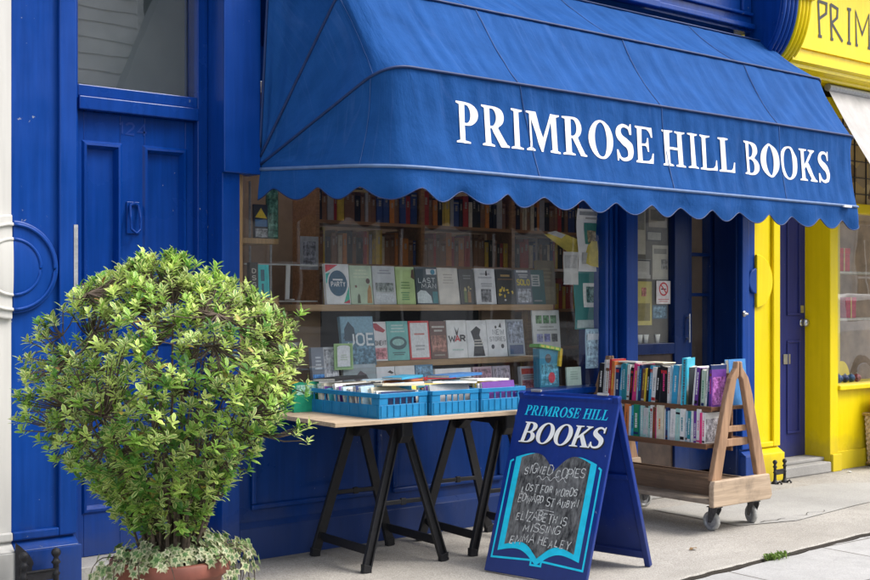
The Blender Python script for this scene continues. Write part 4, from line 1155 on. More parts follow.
build('title_shadow', mb, M['dark'], ab); build('title', mb2, M['letter'], ab)
mb = MB(); serif_text(mb, 'PRIMROSE HILL', lambda a, b, l=0: Fr(a, b, .0016+l), -.245, .25, .823, .052, .16, 0, 2)
build('shop_name', mb, M['cyan'], ab)
mb = MB(); random.seed(4)
for txt, a0, a1, b, h in (('SIGNED COPIES', -.17, .18, .520, .042), ('LOST FOR WORDS', -.165, .16, .430, .036), ('EDWARD ST AUBYN', -.175, .175, .375, .036), ('ELIZABETH IS', -.165, .13, .290, .040), ('MISSING', -.11, .10, .235, .036), ('EMMA HEALEY', -.175, .175, .172, .042)):
    stroke_text(mb, txt, lambda a, b, l: Fr(a, b, .0040+l), a0, a1, b, h, .0045, .2, .12)
wv = [(-.09+.18*i/24, .505+.010*math.sin(i*1.0)) for i in range(25)]
mb.ribbon(wv, .003, lambda a, b: Fr(a, b, .0044))
mb.ribbon([(-.05, .342), (-.01, .348), (.05, .343)], .003, lambda a, b: Fr(a, b, .0044))
build('chalk_writing', mb, M['chalk'], ab)

# ------------------------------------------------------------------ table on trestles
TZ = .785
tb = thing('table_board', 'pale plywood tabletop board resting on two black trestles', 'table top', (3.215, -.805, 0), R(-3), None, local=True)
mb = MB(); mb.box(0, 1.50, 0, .66, TZ-.021, TZ); build('board', mb, M['ply'], tb, bevel=.002)
def make_trestle(label, x, y, rz):
    o = thing('trestle', label, 'trestle', (x, y, 0), rz, 'trestles under the book table', local=True)
    zt = TZ-.0225
    L2 = .27
    mb = MB(); mb.prism([(-L2, zt), (-L2, zt-.09), (-L2+.03, zt-.13), (-L2+.09, zt-.13), (-L2+.16, zt-.075), (L2-.16, zt-.075), (L2-.09, zt-.13), (L2-.03, zt-.13), (L2, zt-.09), (L2, zt)], -.032, .032, 'x')
    build('beam', mb, M['black_plastic'], o, bevel=.006)
    for sy in (-1, 1):
        for sx_ in (-1, 1):
            p0 = Vector((sx_*.030, sy*.205, zt-.06)); p1 = Vector((sx_*.245, sy*.245, 0))
            d = (p1-p0).normalized(); a = Vector((1, 0, 0)).cross(d); side = Vector((0, sy, 0)); side = (side-d*side.dot(d)).normalized(); nx = d.cross(side)
            mb = MB()
            for w0, w1, t0, t1 in ((-.025, .025, -.005, .005), (-.025, -.016, .0052, .019), (.016, .025, .0052, .019)):
                vs = [tuple(p+nx*w+side*t) for p in (p0, p1) for w in (w0, w1) for t in (t0, t1)]
                mb.add(vs, [(0, 1, 3, 2), (4, 6, 7, 5), (0, 4, 5, 1), (2, 3, 7, 6), (0, 2, 6, 4), (1, 5, 7, 3)])
            e = p1-d*.02
            mb.add([tuple(q) for q in [e+nx*w+side*t+Vector((0, 0, dz)) for dz in (.022, -.02+.0) for w in (-.024, .024) for t in (-.010, .022)]], [(0, 1, 3, 2), (4, 6, 7, 5), (0, 4, 5, 1), (2, 3, 7, 6), (0, 2, 6, 4), (1, 5, 7, 3)])
            build('leg', mb, M['black_plastic'], o, bevel=.002)
        f = (.33-0)/(zt-.06)
        xw = .245+(.03-.245)*f
        mb = MB(); yy = sy*(.245-.04*f)
        mb.box(-xw+.02, xw-.02, yy-.006, yy+.006, .322, .345); mb.box(-.015, .015, yy-.009, yy+.009, .316, .351)
        build('strut', mb, M['black_plastic'], o, bevel=.003)
    for sx_ in (-1, 1):
        mb = MB(); mb.prism([(-.235, .10), (-.20, .085), (.20, .085), (.235, .10), (.235, .13), (-.235, .13)], sx_*.215-.007, sx_*.215+.007, 'x')
        build('rail', mb, M['black_plastic'], o, bevel=.003)
    return o
make_trestle('black folding trestle under the left end of the book table', 3.79, -.37, R(-3))
make_trestle('black folding trestle behind the A-board, under the table middle', 4.475, -.41, R(-5))
# crates
def make_crate(label):
    o = thing('crate', label, 'crate', (0, 0, 0), 0, 'blue crates of books on the table', local=True)
    w, d, h, t = .308, .705, .122, .007
    mb = MB(); mb.box(0, w, 0, d, 0, .006); build('base', mb, M['crate'], o)
    def side(nm, horizontal, at):
        L = w if horizontal else d
        def bx(a0, a1, b0, b1, e=0.):
            if horizontal: mb.box(a0, a1, at-e, at+t+e, b0, b1)
            else: mb.box(at-e, at+t+e, a0, a1, b0, b1)
        mb = MB()
        o0 = 0 if horizontal else t+.0002; o1 = L-o0
        bx(o0, o1, .0062, .066); bx(o0, o1, .100, h, .0035)
        npst = 5 if horizontal else 6
        side_w = .055
        bx(o0, o0+side_w, .0662, .0998); bx(o1-side_w, o1, .0662, .0998)
        for i in range(1, npst):
            a = o0+side_w+(o1-o0-2*side_w)*i/npst
            bx(a-.0045, a+.0045, .0662, .0998)
        for i in range(8 if horizontal else 10):
            a = o0+.012+(o1-o0-.024)*i/((8 if horizontal else 10)-1)
            if horizontal: mb.box(a-.003, a+.003, at-.004 if at < .1 else at+t+.0002, at-.0002 if at < .1 else at+t+.004, .008, .064)
            else: mb.box(at-.004 if at < .1 else at+t+.0002, at-.0002 if at < .1 else at+t+.004, a-.003, a+.003, .008, .064)
        build(nm, mb, M['crate'], o, bevel=.0015, seg=1)
    side('crate_wall', True, 0); side('crate_wall', True, d-t); side('crate_wall', False, 0); side('crate_wall', False, w-t)
    return o
cr0 = make_crate('left blue plastic crate, its whole side facing the potted bush')
crates = [cr0, copy_tree(cr0), copy_tree(cr0)]
crates[1]['label'] = 'middle blue plastic crate, between the other two crates on the table'
crates[2]['label'] = 'right blue plastic crate, its end partly behind the A-board'
rzT = R(-8)
def table_pt(a, b, z=0): 
    c, s = math.cos(rzT), math.sin(rzT)
    return (3.33+a*c-b*s, -.66+a*s+b*c, TZ+.0005+z)
CP = [(3.487, -.785, 2.0), (3.807, -.796, -.4), (4.127, -.806, -1.0)]
for c_, (a, b, r_) in zip(crates, CP):
    c_.location = (a, b, TZ+.0006); c_.rotation_euler = (0, 0, R(r_))
random.seed(12)
PAL = [W_, W_, CR, LG, W_, PB, RD, SB, TL, YL, K_, NV_, PG, OR, GY, PU]
for ci, (c_, (a, b, r_)) in enumerate(zip(crates, CP)):
    pos = ('left', 'middle', 'right')[ci]
    y = .012; i = 0
    while y < .65:
        t = random.uniform(.012, .03)
        col = random.choice(PAL); L = random.uniform(.21, .288); H = random.uniform(.125, .152)
        xo = .0085+random.uniform(.001, .290-L)
        o = thing('book', '%s book, page edges up, %s from the front in the %s crate' % (cname(col), ORD[i], pos), 'book', (0, 0, 0), 0, 'books in the %s crate' % pos, local=True)
        p = (a, b, TZ+.0006); cc, ss = math.cos(R(r_)), math.sin(R(r_))
        o.location = (p[0]+xo*cc-y*ss, p[1]+xo*ss+y*cc, p[2]+.0065)
        o.rotation_euler = (R(-random.uniform(6, 20)), R(random.uniform(-2, 2)), R(r_)+R(random.uniform(-2, 2)))
        k = .0015
        mb = MB(); mb.box(0, L, 0, k, 0, H); mb.box(0, L, t-k, t, 0, H); mb.box(0, L, k, t-k, 0, .002)
        build('cover', mb, plain(col, .45, .1, 30, .03), o)
        mb = MB(); mb.box(.002, L-.002, k+.0002, t-k-.0002, .0022, H-.003); build('pages', mb, M['page'], o)
        y += t+.004; i += 1
# a few books laid flat over the crate tops
for j, (a, b, z, w, d, t, c, rz, lab) in enumerate((
    (3.52, -.36, .162, .24, .16, .016, K_, 12, 'black hardback laid flat across the back of the left crate'),
    (3.54, -.74, .158, .24, .10, .010, CR, -9, 'cream booklet lying over the front of the left crate'),
    (3.86, -.48, .162, .20, .13, .012, SB, 18, 'sky blue paperback laid flat across the middle crate'),
    (3.85, -.75, .158, .26, .10, .010, W_, -10, 'white magazine lying slanted over the middle crate front'),
    (4.15, -.52, .162, .26, .17, .014, (.05, .2, .5), 6, 'blue hardback laid flat across the back of the right crate'),
    (4.14, -.76, .158, .27, .12, .010, W_, 10, 'white paperback laid slanted over the right crate front'))):
    p = (a, b, TZ+z)
    o = thing('book', lab, 'book', p, R(rz), None, local=True); o.rotation_euler = (R(-3+j % 3), R(j % 2*3-1.5), R(rz))
    mb = MB(); mb.box(0, w, 0, d, 0, .0016); mb.box(0, w, 0, d, t-.0016, t); mb.box(0, w, 0, .002, .0017, t-.0017); build('cover', mb, plain(c, .45, .1, 30, .03), o)
    mb = MB(); mb.box(.002, w-.003, .0022, d-.003, .0018, t-.0018); build('pages', mb, M['page'], o)
# green leaflet rack book at the left of the crates
o = thing('book', 'green covered picture book standing at the left end behind the crates', 'book', (3.36, -.22, TZ+.0006), R(-2), None, local=True)
mb = MB(); mb.box(0, .15, 0, .022, 0, .155); build('cover', mb, plain((.02, .30, .17), .4), o)
mb = MB(); mb.add([(.015, -.0008, .09), (.135, -.0008, .09), (.135, -.0008, .14), (.015, -.0008, .14)], [(0, 1, 2, 3)]); build('cover_picture', mb, plain((.35, .62, .5), .5, .5, 60), o)

# ------------------------------------------------------------------ window display
def quadz(mb, a0, a1, b0, b1, l): mb.add([(a0, -l, b0), (a1, -l, b0), (a1, -l, b1), (a0, -l, b1)], [(0, 1, 2, 3)])
def ellz(mb, ca, cb, ra, rb, l, n=24): mb.add([(ca+ra*math.cos(2*math.pi*i/n), -l, cb+rb*math.sin(2*math.pi*i/n)) for i in range(n)], [tuple(range(n))])
def polyz(mb, pts, l): mb.add([(a, -l, b) for a, b in pts], [tuple(range(len(pts)))])
def face_book(label, x, z, w, h, y, base, prints, lean=7, t=.024, group='books standing face out in the shop window', roll=0, name='book', cat='book'):
    """stands face out to the street; prints are (kind, colour, *numbers as fractions of the cover)"""
    o = thing(name, label, cat, (x, y, z), 0, group, local=True); o.rotation_euler = (R(-lean), R(roll), 0)
    up = lambda c: tuple(min(.93, v*1.25+.01) for v in c)
    base = up(base)
    k = .0022
    mb = MB(); mb.box(0, w, 0, k, 0, h); mb.box(0, w, t-k, t, 0, h); mb.box(0, k, k+.0001, t-k-.0001, 0, h)
    build('cover', mb, plain(base, .38, .1, 14, .02), o)
    mb = MB(); mb.box(k+.0003, w-.003, k+.0002, t-k-.0002, .003, h-.003); build('pages', mb, M['page'], o)
    l = .0006
    for pr in prints:
        kind, c = pr[0], up(pr[1]); q = pr[2:]; mb = MB(); var = .1
        nm = 'cover_picture'
        if kind == 'rect': quadz(mb, q[0]*w, q[1]*w, q[2]*h, q[3]*h, l)
        elif kind == 'blot': quadz(mb, q[0]*w, q[1]*w, q[2]*h, q[3]*h, l); var = .75
        elif kind == 'ell': ellz(mb, q[0]*w, q[1]*h, q[2]*w, q[3]*h, l)
        elif kind == 'poly': polyz(mb, [(a*w, b*h) for a, b in q[0]], l)
        elif kind == 'ring':
            n = 28; mb.ribbon([(q[0]*w+q[2]*w*math.cos(2*math.pi*i/n), q[1]*h+q[3]*h*math.sin(2*math.pi*i/n)) for i in range(n+1)], q[4]*w, lambda a, b: (a, -l, b))
        elif kind == 'text':
            nm = 'cover_title'
            stroke_text(mb, q[0], lambda a, b, u: (a, -l-u, b), q[1]*w, q[2]*w, q[3]*h, q[4]*h, q[5]*w)
        elif kind == 'lines':
            nm = 'cover_lines'; rng = random.Random(int(q[0]*1000+q[2]*77))
            for i in range(q[4]):
                b = (q[2]+(q[3]-q[2])*(i+.5)/q[4])*h; m_ = rng.uniform(0, .18)
                quadz(mb, (q[0]+m_*(q[1]-q[0]))*w, (q[1]-m_*(q[1]-q[0]))*w, b-.28*(q[3]-q[2])*h/q[4], b+.22*(q[3]-q[2])*h/q[4], l)
        elif kind == 'blobs':
            rng = random.Random(q[5])
            for i in range(q[4]):
                ellz(mb, rng.uniform(q[0], q[1])*w, rng.uniform(q[2], q[3])*h, rng.uniform(.03, .09)*w, rng.uniform(.015, .05)*h, l+.00002*i, 9)
        if kind == 'blot':
            build(nm, mb, blot_mat(c), o)
        else: build(nm, mb, plain(c, .45, .12, 60, .02), o)
        l += .0006
    return o
# shelves and fittings
ds = thing('display_shelving', 'wooden window display shelving, two long shelves with uprights', 'shelving', (4.8, .33, .78))
for x0, x1, z in ((3.72, 5.74, 1.345), (3.93, 5.56, 1.005)):
    mb = MB(); mb.box(x0, x1, .295, .52, z-.042, z-.004); build('shelf', mb, M['shelf'], ds, bevel=.003)
for x0, x1 in ((3.66, 3.715), (5.60, 5.72)):
    mb = MB(); mb.box(x0, x1, .40, .46, .781, 1.30); build('upright', mb, M['shelf'], ds, bevel=.003)
mb = MB(); mb.box(3.72, 4.02, .525, .545, .781, 1.30); mb.box(5.30, 5.5995, .525, .545, .781, 1.30); build('back_board', mb, M['brown'], ds)
mb = MB(); mb.box(4.02, 5.30, .555, .57, .781, 1.34); build('back_cloth', mb, M['dark'], ds)
sl = thing('side_shelf', 'small pine shelf unit inside the left window jamb', 'shelf', (3.35, .2, .78))
for z in (1.38, 1.70): 
    mb = MB(); mb.box(3.207, 3.50, .15, .40, z-.03, z); build('shelf', mb, M['jamb'], sl, bevel=.003)
mb = MB(); mb.box(3.48, 3.50, .15, .40, .781, 1.3495); build('upright', mb, M['jamb'], sl)
rk = thing('wire_rack', 'thin white wire book rack behind the left of the window', 'rack', (3.65, .5, .78))
for z in (1.36, 1.575):
    mb = MB(); mb.tube([(3.52, .56, z), (4.02, .56, z)], .005, 6); build('rail', mb, M['letter'], rk)
for x in (3.56, 3.70):
    mb = MB(); mb.tube([(x, .565, .781), (x, .565, 2.05)], .007, 6); build('upright', mb, M['galv'], rk)
S1 = 1.342; yb = .315
D = face_book
WH = (.80, .79, .76)
D('cream book with navy disc titled PARTY, red and green corners, upper shelf', 3.925, S1, .168, .238, yb, WH, [('poly', (.03, .42, .28), [(.72, .03), (.97, .03), (.97, .45)]), ('poly', (.60, .04, .06), [(.02, .98), (.02, .78), (.55, .98)]), ('poly', (.60, .04, .06), [(.25, .03), (.70, .03), (.97, .12), (.97, .03)]), ('poly', (.02, .42, .36), [(.02, .76), (.02, .50), (.3, .8)]), ('ell', (.82, .82, .80), .5, .52, .44, .36), ('ell', (.03, .10, .17), .5, .52, .39, .32), ('text', WH, 'PARTY', .22, .80, .44, .11, .03), ('lines', WH, .25, .75, .57, .65, 1)])
D('pale green book with two small standing figures, on the upper shelf', 4.100, S1, .158, .232, yb, (.45, .56, .40), [('lines', (.6, .68, .5), .15, .85, .66, .92, 3), ('poly', (.08, .10, .05), [(.28, .03), (.42, .03), (.41, .22), (.36, .28), (.30, .22)]), ('poly', (.45, .24, .08), [(.72, .03), (.95, .03), (.93, .42), (.86, .52), (.76, .36)]), ('ell', (.10, .05, .04), .80, .60, .09, .07), ('ell', (.2, .12, .08), .24, .46, .05, .035)])
D('pale grey book with a small dark crowd, on the upper shelf', 4.266, S1, .166, .232, yb, (.55, .57, .58), [('lines', (.36, .37, .42), .2, .85, .78, .92, 2), ('blot', (.22, .25, .24), .1, .9, .32, .56), ('rect', (.62, .65, .67), .1, .9, .06, .28)])
D('lime green book with green title lines, on the upper shelf', 4.440, S1, .142, .230, yb, (.44, .58, .24), [('lines', (.18, .32, .10), .18, .78, .40, .62, 3), ('lines', (.16, .35, .14), .2, .7, .10, .34, 4), ('poly', (.10, .05, .03), [(.80, .72), (.98, .66), (.98, .94), (.86, .92)])])
D('dark teal book titled LAST MAN with a white figure, on the upper shelf', 4.590, S1, .172, .232, yb, (.035, .06, .075), [('poly', (.62, .70, .70), [(.04, .03), (.72, .03), (.66, .22), (.44, .36), (.2, .38), (.04, .30)]), ('rect', (.05, .22, .24), .74, .97, .03, .34), ('rect', (.68, .7, .7), .5, .97, .80, .95), ('ell', (.02, .22, .34), .80, .87, .10, .07), ('text', (.62, .66, .66), 'LAST', .12, .88, .58, .12, .026), ('text', (.62, .66, .66), 'MAN', .25, .9, .43, .12, .026)])
D('plain cream book with faint lettering, tilted beside the teal one, on the upper shelf', 4.772, S1, .165, .232, yb, (.68, .64, .57), [('lines', (.5, .46, .4), .2, .8, .55, .85, 4)], 9, .02)
D('dark book with small coloured figurines along its foot, on the upper shelf', 4.942, S1, .125, .225, yb, (.045, .045, .045), [('rect', (.30, .17, .08), .5, .72, .05, .36), ('rect', (.16, .2, .08), .25, .45, .05, .42), ('blobs', (.5, .42, .2), .2, .8, .38, .5, 5, 3), ('lines', (.2, .2, .2), .2, .8, .7, .85, 2)])
D('white book with a black ink sketch and bird, on the upper shelf', 5.075, S1, .172, .232, yb, (.70, .70, .71), [('lines', (.5, .5, .53), .15, .85, .7, .9, 2), ('poly', (.03, .03, .03), [(.52, .8), (.62, .8), (.6, .96), (.54, .92)]), ('blot', (.16, .16, .17), .25, .75, .06, .42), ('lines', (.4, .4, .42), .2, .9, .48, .6, 2)])
D('black book with a heap of gold nuggets, on the upper shelf', 5.256, S1, .162, .230, yb, (.02, .02, .022), [('rect', (.18, .10, .05), .1, .9, .70, .73), ('lines', (.40, .26, .10), .12, .88, .76, .88, 1), ('blobs', (.66, .48, .06), .12, .88, .20, .48, 13, 8), ('ell', (.55, .55, .55), .42, .12, .06, .03)])
D('slate grey book titled SOLO in yellow, on the upper shelf', 5.424, S1, .148, .230, yb, (.13, .14, .17), [('rect', (.68, .68, .68), .1, .8, .92, .98), ('text', (.62, .50, .05), 'SOLO', .12, .86, .56, .15, .06), ('blot', (.3, .31, .34), .1, .9, .05, .45), ('lines', (.5, .5, .5), .2, .8, .76, .88, 2)])
D('teal book with white lettering block, half behind the slate one, on the upper shelf', 5.578, S1, .142, .232, yb+.03, (.04, .13, .13), [('rect', (.55, .56, .54), .15, .7, .52, .86), ('lines', (.07, .14, .14), .2, .65, .55, .83, 4), ('lines', (.4, .4, .4), .2, .8, .06, .14, 1)])
D('tall olive brown book at the right end of the upper shelf', 5.690, S1, .166, .300, yb+.06, (.20, .15, .07), [('lines', (.3, .24, .12), .15, .85, .5, .85, 4), ('rect', (.28, .22, .11), .1, .9, .1, .4)])
S2 = 1.003
D('large blue sea book titled JOE in white capitals, at the left of the lower shelf', 4.008, S2-.02, .238, .292, yb-.05, (.10, .21, .29), [('poly', (.035, .07, .10), [(.05, .55), (.18, .68), (.3, .86), (.42, .74), (.42, .55)]), ('rect', (.20, .36, .45), .02, .98, .66, .985), ('poly', (.035, .07, .10), [(.1, .5), (.1, .74), (.24, .90), (.40, .76), (.44, .5)]), ('blot', (.06, .17, .25), .02, .98, .02, .40), ('text', (.66, .70, .72), 'JOE', .18, .96, .42, .22, .055)], 9)
D('white book with pink and red photographs, on the lower shelf beside the blue sea book', 4.252, S2, .115, .236, yb, (.72, .68, .68), [('poly', (.42, .05, .07), [(.05, .96), (.4, .96), (.95, .78), (.8, .72), (.3, .78)]), ('blot', (.48, .16, .18), .03, .97, .04, .33), ('text', (.10, .09, .09), 'MOMENT', .04, .96, .40, .11, .035)])
D('turquoise book with an oval stadium drawing, on the lower shelf', 4.372, S2, .162, .238, yb, (.16, .45, .42), [('lines', (.45, .62, .58), .12, .88, .70, .93, 3), ('ell', (.05, .12, .13), .5, .44, .40, .17), ('ell', (.30, .52, .48), .5, .46, .28, .09), ('lines', (.06, .14, .14), .2, .8, .12, .22, 2)])
D('white book with a red border and red lettering, on the lower shelf', 4.540, S2, .160, .238, yb, (.62, .05, .05), [('rect', (.76, .74, .72), .07, .93, .05, .95), ('lines', (.55, .2, .17), .2, .8, .62, .70, 1), ('lines', (.4, .4, .4), .2, .8, .22, .40, 2)])
D('dark brown and red book with an ornate pattern, on the lower shelf', 4.706, S2, .130, .235, yb, (.13, .06, .045), [('blot', (.30, .12, .08), .05, .95, .18, .62), ('lines', (.3, .25, .2), .15, .85, .06, .14, 1), ('lines', (.45, .42, .38), .1, .9, .70, .9, 2)])
D('white book titled WAR with antlers, on the lower shelf', 4.842, S2, .160, .240, yb, (.72, .72, .69), [('text', (.03, .03, .03), 'W', .08, .40, .44, .15, .07), ('text', (.55, .05, .06), 'A', .40, .64, .44, .15, .07), ('text', (.03, .03, .03), 'R', .68, .90, .44, .15, .07), ('lines', (.45, .55, .5), .15, .85, .18, .26, 1), ('poly', (.05, .04, .04), [(.46, .6), (.52, .6), (.62, .82), (.50, .68), (.38, .84)])])
D('white book with a black striding figure, on the lower shelf beside WAR', 5.006, S2, .168, .238, yb, (.70, .70, .69), [('poly', (.03, .03, .035), [(.25, .03), (.85, .03), (.78, .3), (.62, .6), (.70, .75), (.5, .84), (.2, .7), (.35, .4)]), ('lines', (.5, .47, .42), .3, .8, .28, .5, 3), ('rect', (.85, .86, .86), .5, .97, .86, .90)])
D('white book titled NEW STORIES with black paw prints, on the lower shelf', 5.178, S2, .166, .240, yb, (.73, .73, .72), [('text', (.22, .22, .23), 'NEW', .3, .88, .60, .13, .03), ('text', (.30, .30, .31), 'STORIES', .12, .92, .42, .11, .025), ('ell', (.05, .05, .06), .25, .27, .08, .06), ('ell', (.05, .05, .06), .75, .28, .08, .06), ('poly', (.04, .04, .04), [(.6, .8), (.75, .78), (.72, .92)]), ('ell', (.06, .06, .06), .45, .80, .05, .04)])
D('grey and navy mottled book, right end of the lower shelf', 5.352, S2, .150, .240, yb, (.30, .33, .37), [('blot', (.22, .25, .32), .05, .95, .35, .95), ('rect', (.05, .08, .18), .1, .9, .05, .3)])
D('cream poster card with a grid of small pictures, leaning at the right end', 5.566, .985, .250, .318, yb-.02, (.76, .75, .69), [('blot', c_, a, a+.22, b, b+.17) for a, b, c_ in ((.12, .72, (.12, .25, .10)), (.39, .72, (.12, .28, .12)), (.66, .72, (.14, .28, .14)), (.12, .33, (.25, .25, .45)), (.39, .33, (.22, .22, .5)), (.66, .33, (.1, .1, .1)), (.12, .08, (.2, .22, .35)), (.39, .08, (.2, .2, .3)))] + [('lines', (.5, .5, .47), .12, .88, .55, .68, 2)], 5, .012, None, 0, 'poster_card', 'poster')
D('small white and green bordered card standing in front of the blue sea book', 3.893, .968, .130, .150, .19, (.33, .50, .20), [('rect', (.20, .34, .12), .07, .93, .06, .94), ('rect', (.78, .80, .74), .16, .84, .12, .88), ('ell', (.80, .82, .77), .5, .88, .3, .05), ('lines', (.5, .56, .46), .3, .7, .35, .6, 3)], 3, .004, None, 0, 'display_card', 'card')
yl = .20
D('tall grey blue book with bright blue band, far left of the window bed', 3.756, .865, .084, .235, yl, (.18, .2, .24), [('blot', (.02, .18, .55), .05, .95, .05, .35), ('lines', (.5, .52, .55), .2, .85, .45, .8, 4)])
D('white and grey marbled book, far left of the window bed', 3.838, .865, .098, .235, yl, (.55, .55, .56), [('blot', (.42, .42, .45), .05, .95, .1, .95)])
D('grey book with a dark rock silhouette, window bed', 3.974, .790, .232, .205, yl, (.32, .37, .38), [('poly', (.10, .09, .10), [(.2, .3), (.34, .62), (.52, .82), (.70, .70), (.82, .45), (.8, .3)]), ('rect', (.16, .13, .10), .15, .85, .05, .3)])
D('white book with a small black bird, window bed', 4.210, .790, .132, .185, yl, (.70, .70, .70), [('poly', (.03, .03, .03), [(.6, .82), (.85, .76), (.95, .80), (.75, .88)]), ('lines', (.5, .5, .5), .2, .8, .4, .6, 2)])
D('plain off white book with grey title line, window bed', 4.348, .790, .146, .185, yl, (.62, .63, .62), [('lines', (.35, .35, .35), .3, .8, .58, .66, 1)])
D('blue patterned book with red spots, window bed', 4.500, .790, .136, .188, yl, (.05, .15, .25), [('blot', (.08, .22, .34), .03, .97, .05, .95), ('ell', (.45, .08, .08), .65, .6, .06, .05)])
D('wide white landscape book with red lettering, window bed', 4.650, .790, .290, .158, yl, (.72, .70, .69), [('lines', (.52, .14, .17), .06, .42, .45, .80, 2), ('lines', (.40, .50, .52), .52, .92, .35, .7, 2)])
D('pink book with dark floral figures, window bed', 4.958, .790, .156, .160, yl, (.42, .30, .33), [('blot', (.26, .13, .17), .06, .94, .08, .92)])
D('mauve grey patterned book, window bed', 5.120, .790, .150, .160, yl, (.30, .26, .30), [('blot', (.26, .22, .26), .06, .94, .08, .92)])
D('red and grey book with landscape cover, right of the window bed', 5.358, .790, .148, .150, yl, (.45, .44, .45), [('rect', (.50, .07, .05), .08, .92, .66, .9), ('blot', (.30, .10, .12), .08, .92, .06, .4), ('lines', (.2, .2, .2), .1, .9, .45, .62, 2)])
D('big blue children book with a green lid and yellow edge, beside the trolley', 5.428, .806, .17, .25, .10, (.03, .22, .34), [('blot', (.06, .28, .38), .05, .95, .05, .6), ('ell', (.06, .07, .08), .45, .74, .16, .12), ('ell', (.55, .05, .08), .62, .24, .18, .14)], 2, .06, None)
o = thing('box_lid', 'bright green and yellow lid on the blue children book in the window', 'box', (5.44, .10, 1.062), 0, None, local=True); o.rotation_euler = (R(-2), R(9), 0)
mb = MB(); mb.box(-.03, .16, -.012, .085, 0, .022); build('lid', mb, plain((.16, .52, .06), .4), o, bevel=.002)
mb = MB(); [quadz(mb, -.02+.045*i, .012+.045*i, .004, .018, .0128) for i in range(4)]; build('lid_spots', mb, plain((.75, .68, .12), .5), o)
mb = MB(); mb.box(.1602, .185, -.010, .08, -.10, .018); build('yellow_edge', mb, plain((.75, .5, .03), .4), o, bevel=.002)
D('pale mint greetings book, leaning by the trolley end of the window', 5.674, .806, .135, .122, .10, (.48, .60, .52), [('lines', (.3, .42, .35), .2, .8, .3, .8, 4)], 4, .012, None)
# far left end
D('narrow black upright book lettered down its spine, on the little pine shelf', 3.36, 1.381, .052, .190, .22, (.03, .028, .026), [('text', (.45, .42, .36), 'D', .3, .7, .70, .12, .09), ('text', (.45, .42, .36), 'S', .3, .7, .50, .12, .09), ('text', (.45, .42, .36), 'G', .3, .7, .30, .12, .09), ('text', (.45, .42, .36), 'C', .3, .7, .10, .12, .09)], 2, .03, None)
D('turquoise book with dark vertical title, on the little pine shelf', 3.418, 1.381, .078, .180, .24, (.04, .42, .43), [('rect', (.03, .10, .14), .32, .62, .5, .85), ('rect', (.03, .10, .14), .36, .54, .1, .42)], 4, .02, None)
D('black and yellow book on the upper pine shelf', 3.40, 1.701, .085, .19, .24, (.02, .02, .03), [('poly', (.60, .42, .03), [(.05, .62), (.5, .9), (.95, .6)]), ('rect', (.05, .14, .3), .05, .95, .36, .56), ('blot', (.35, .35, .35), .05, .95, .05, .3)], 2, .02, None)
D('tall dark green patterned panel at the left window end', 3.487, 1.705, .075, .40, .26, (.02, .07, .045), [('blot', (.04, .14, .10), .05, .95, .03, .97)], 0, .01, None, 0, 'patterned_banner', 'banner')
o = thing('book_stand', 'slim white plastic book stand on the wire rack', 'stand', (3.76, .50, 1.367), 0, None, local=True)
mb = MB(); mb.prism([(0, 0), (.026, 0), (.034, .205), (.008, .205)], 0, .01, 'y'); build('back', mb, M['letter'], o)
mb = MB(); mb.box(0, .03, -.05, -.001, 0, .006); build('foot', mb, M['letter'], o)
o = thing('leaflet', 'grey printed sheet hanging behind the wire rack', 'leaflet', (3.925, .6, 1.55), 0, None, local=True)
mb = MB(); mb.box(0, .13, 0, .002, 0, .20); build('sheet', mb, plain((.42, .42, .46), .8), o)
mb = MB(); quadz(mb, .02, .11, .03, .17, .0008); build('print', mb, blot_mat((.25, .25, .30)), o)
o = thing('paper_roll', 'crumpled white paper lying on the low ledge at the window left', 'paper', (3.74, .50, 1.10), 0, None, local=True)
mb = MB(); random.seed(5); mb.tube([(.0, 0, .0), (.04, .01, .006), (.08, 0, .004), (.12, .012, .012)], [.012, .018, .016, .010], 9); build('sheet', mb, M['paper'], o, smooth=True)
mb = MB(); mb.box(3.72, 3.90, .46, .524, 1.068, 1.084); build('ledge', mb, M['shelf'], ds)
# posters stuck to the glass
def sheet(label, x, z, w, h, y, base, prints, curl=0, name='poster', cat='poster', group=None, yaw=0):
    o = thing(name, label, cat, (x, y, z), R(yaw), group, local=True)
    mb = MB(); n = 10
    vs = []
    def cy(a, b): return curl*(math.sin(b/h*3.1)*.4+.6*(a/w)**2*math.sin(b/h*5))
    for j in range(n+1):
        for i in range(7): vs.append((w*i/6+curl*.5*math.sin(j/n*6), cy(w*i/6, h*j/n), h*j/n))
    mb.add(vs, [(j*7+i, j*7+i+1, (j+1)*7+i+1, (j+1)*7+i) for j in range(n) for i in range(6)])
    build('sheet', mb, plain(base, .6, .08, 9, .02), o, smooth=True)
    l = .002
    for k_, c, a0, a1, b0, b1 in prints:
        mb = MB()
        nn = 6
        for i in range(nn+1):
            b = (b0+(b1-b0)*i/nn)*h; xo = curl*.5*math.sin(b/h*6)
            for a in (a0, a1): mb.v.append((a*w+xo, cy(a*w, b)-l, b))
        mb.f = [(2*i, 2*i+1, 2*i+3, 2*i+2) for i in range(nn)]
        build('printed_block', mb, blot_mat(c) if k_ == 'blot' else plain(c, .5, .1, 40), o); l += .0008
    return o
sheet('long white poster with a green picture, curling in the window beside the mullion', 5.775, 1.560, .27, .415, .10, (.85, .85, .84), [('rect', (.32, .33, .34), .08, .92, .90, .96), ('rect', (.42, .42, .42), .3, .7, .84, .87), ('rect', (.06, .26, .22), .26, .74, .44, .78), ('blot', (.30, .22, .10), .36, .66, .46, .66), ('rect', (.5, .5, .48), .12, .88, .12, .3)], .022)
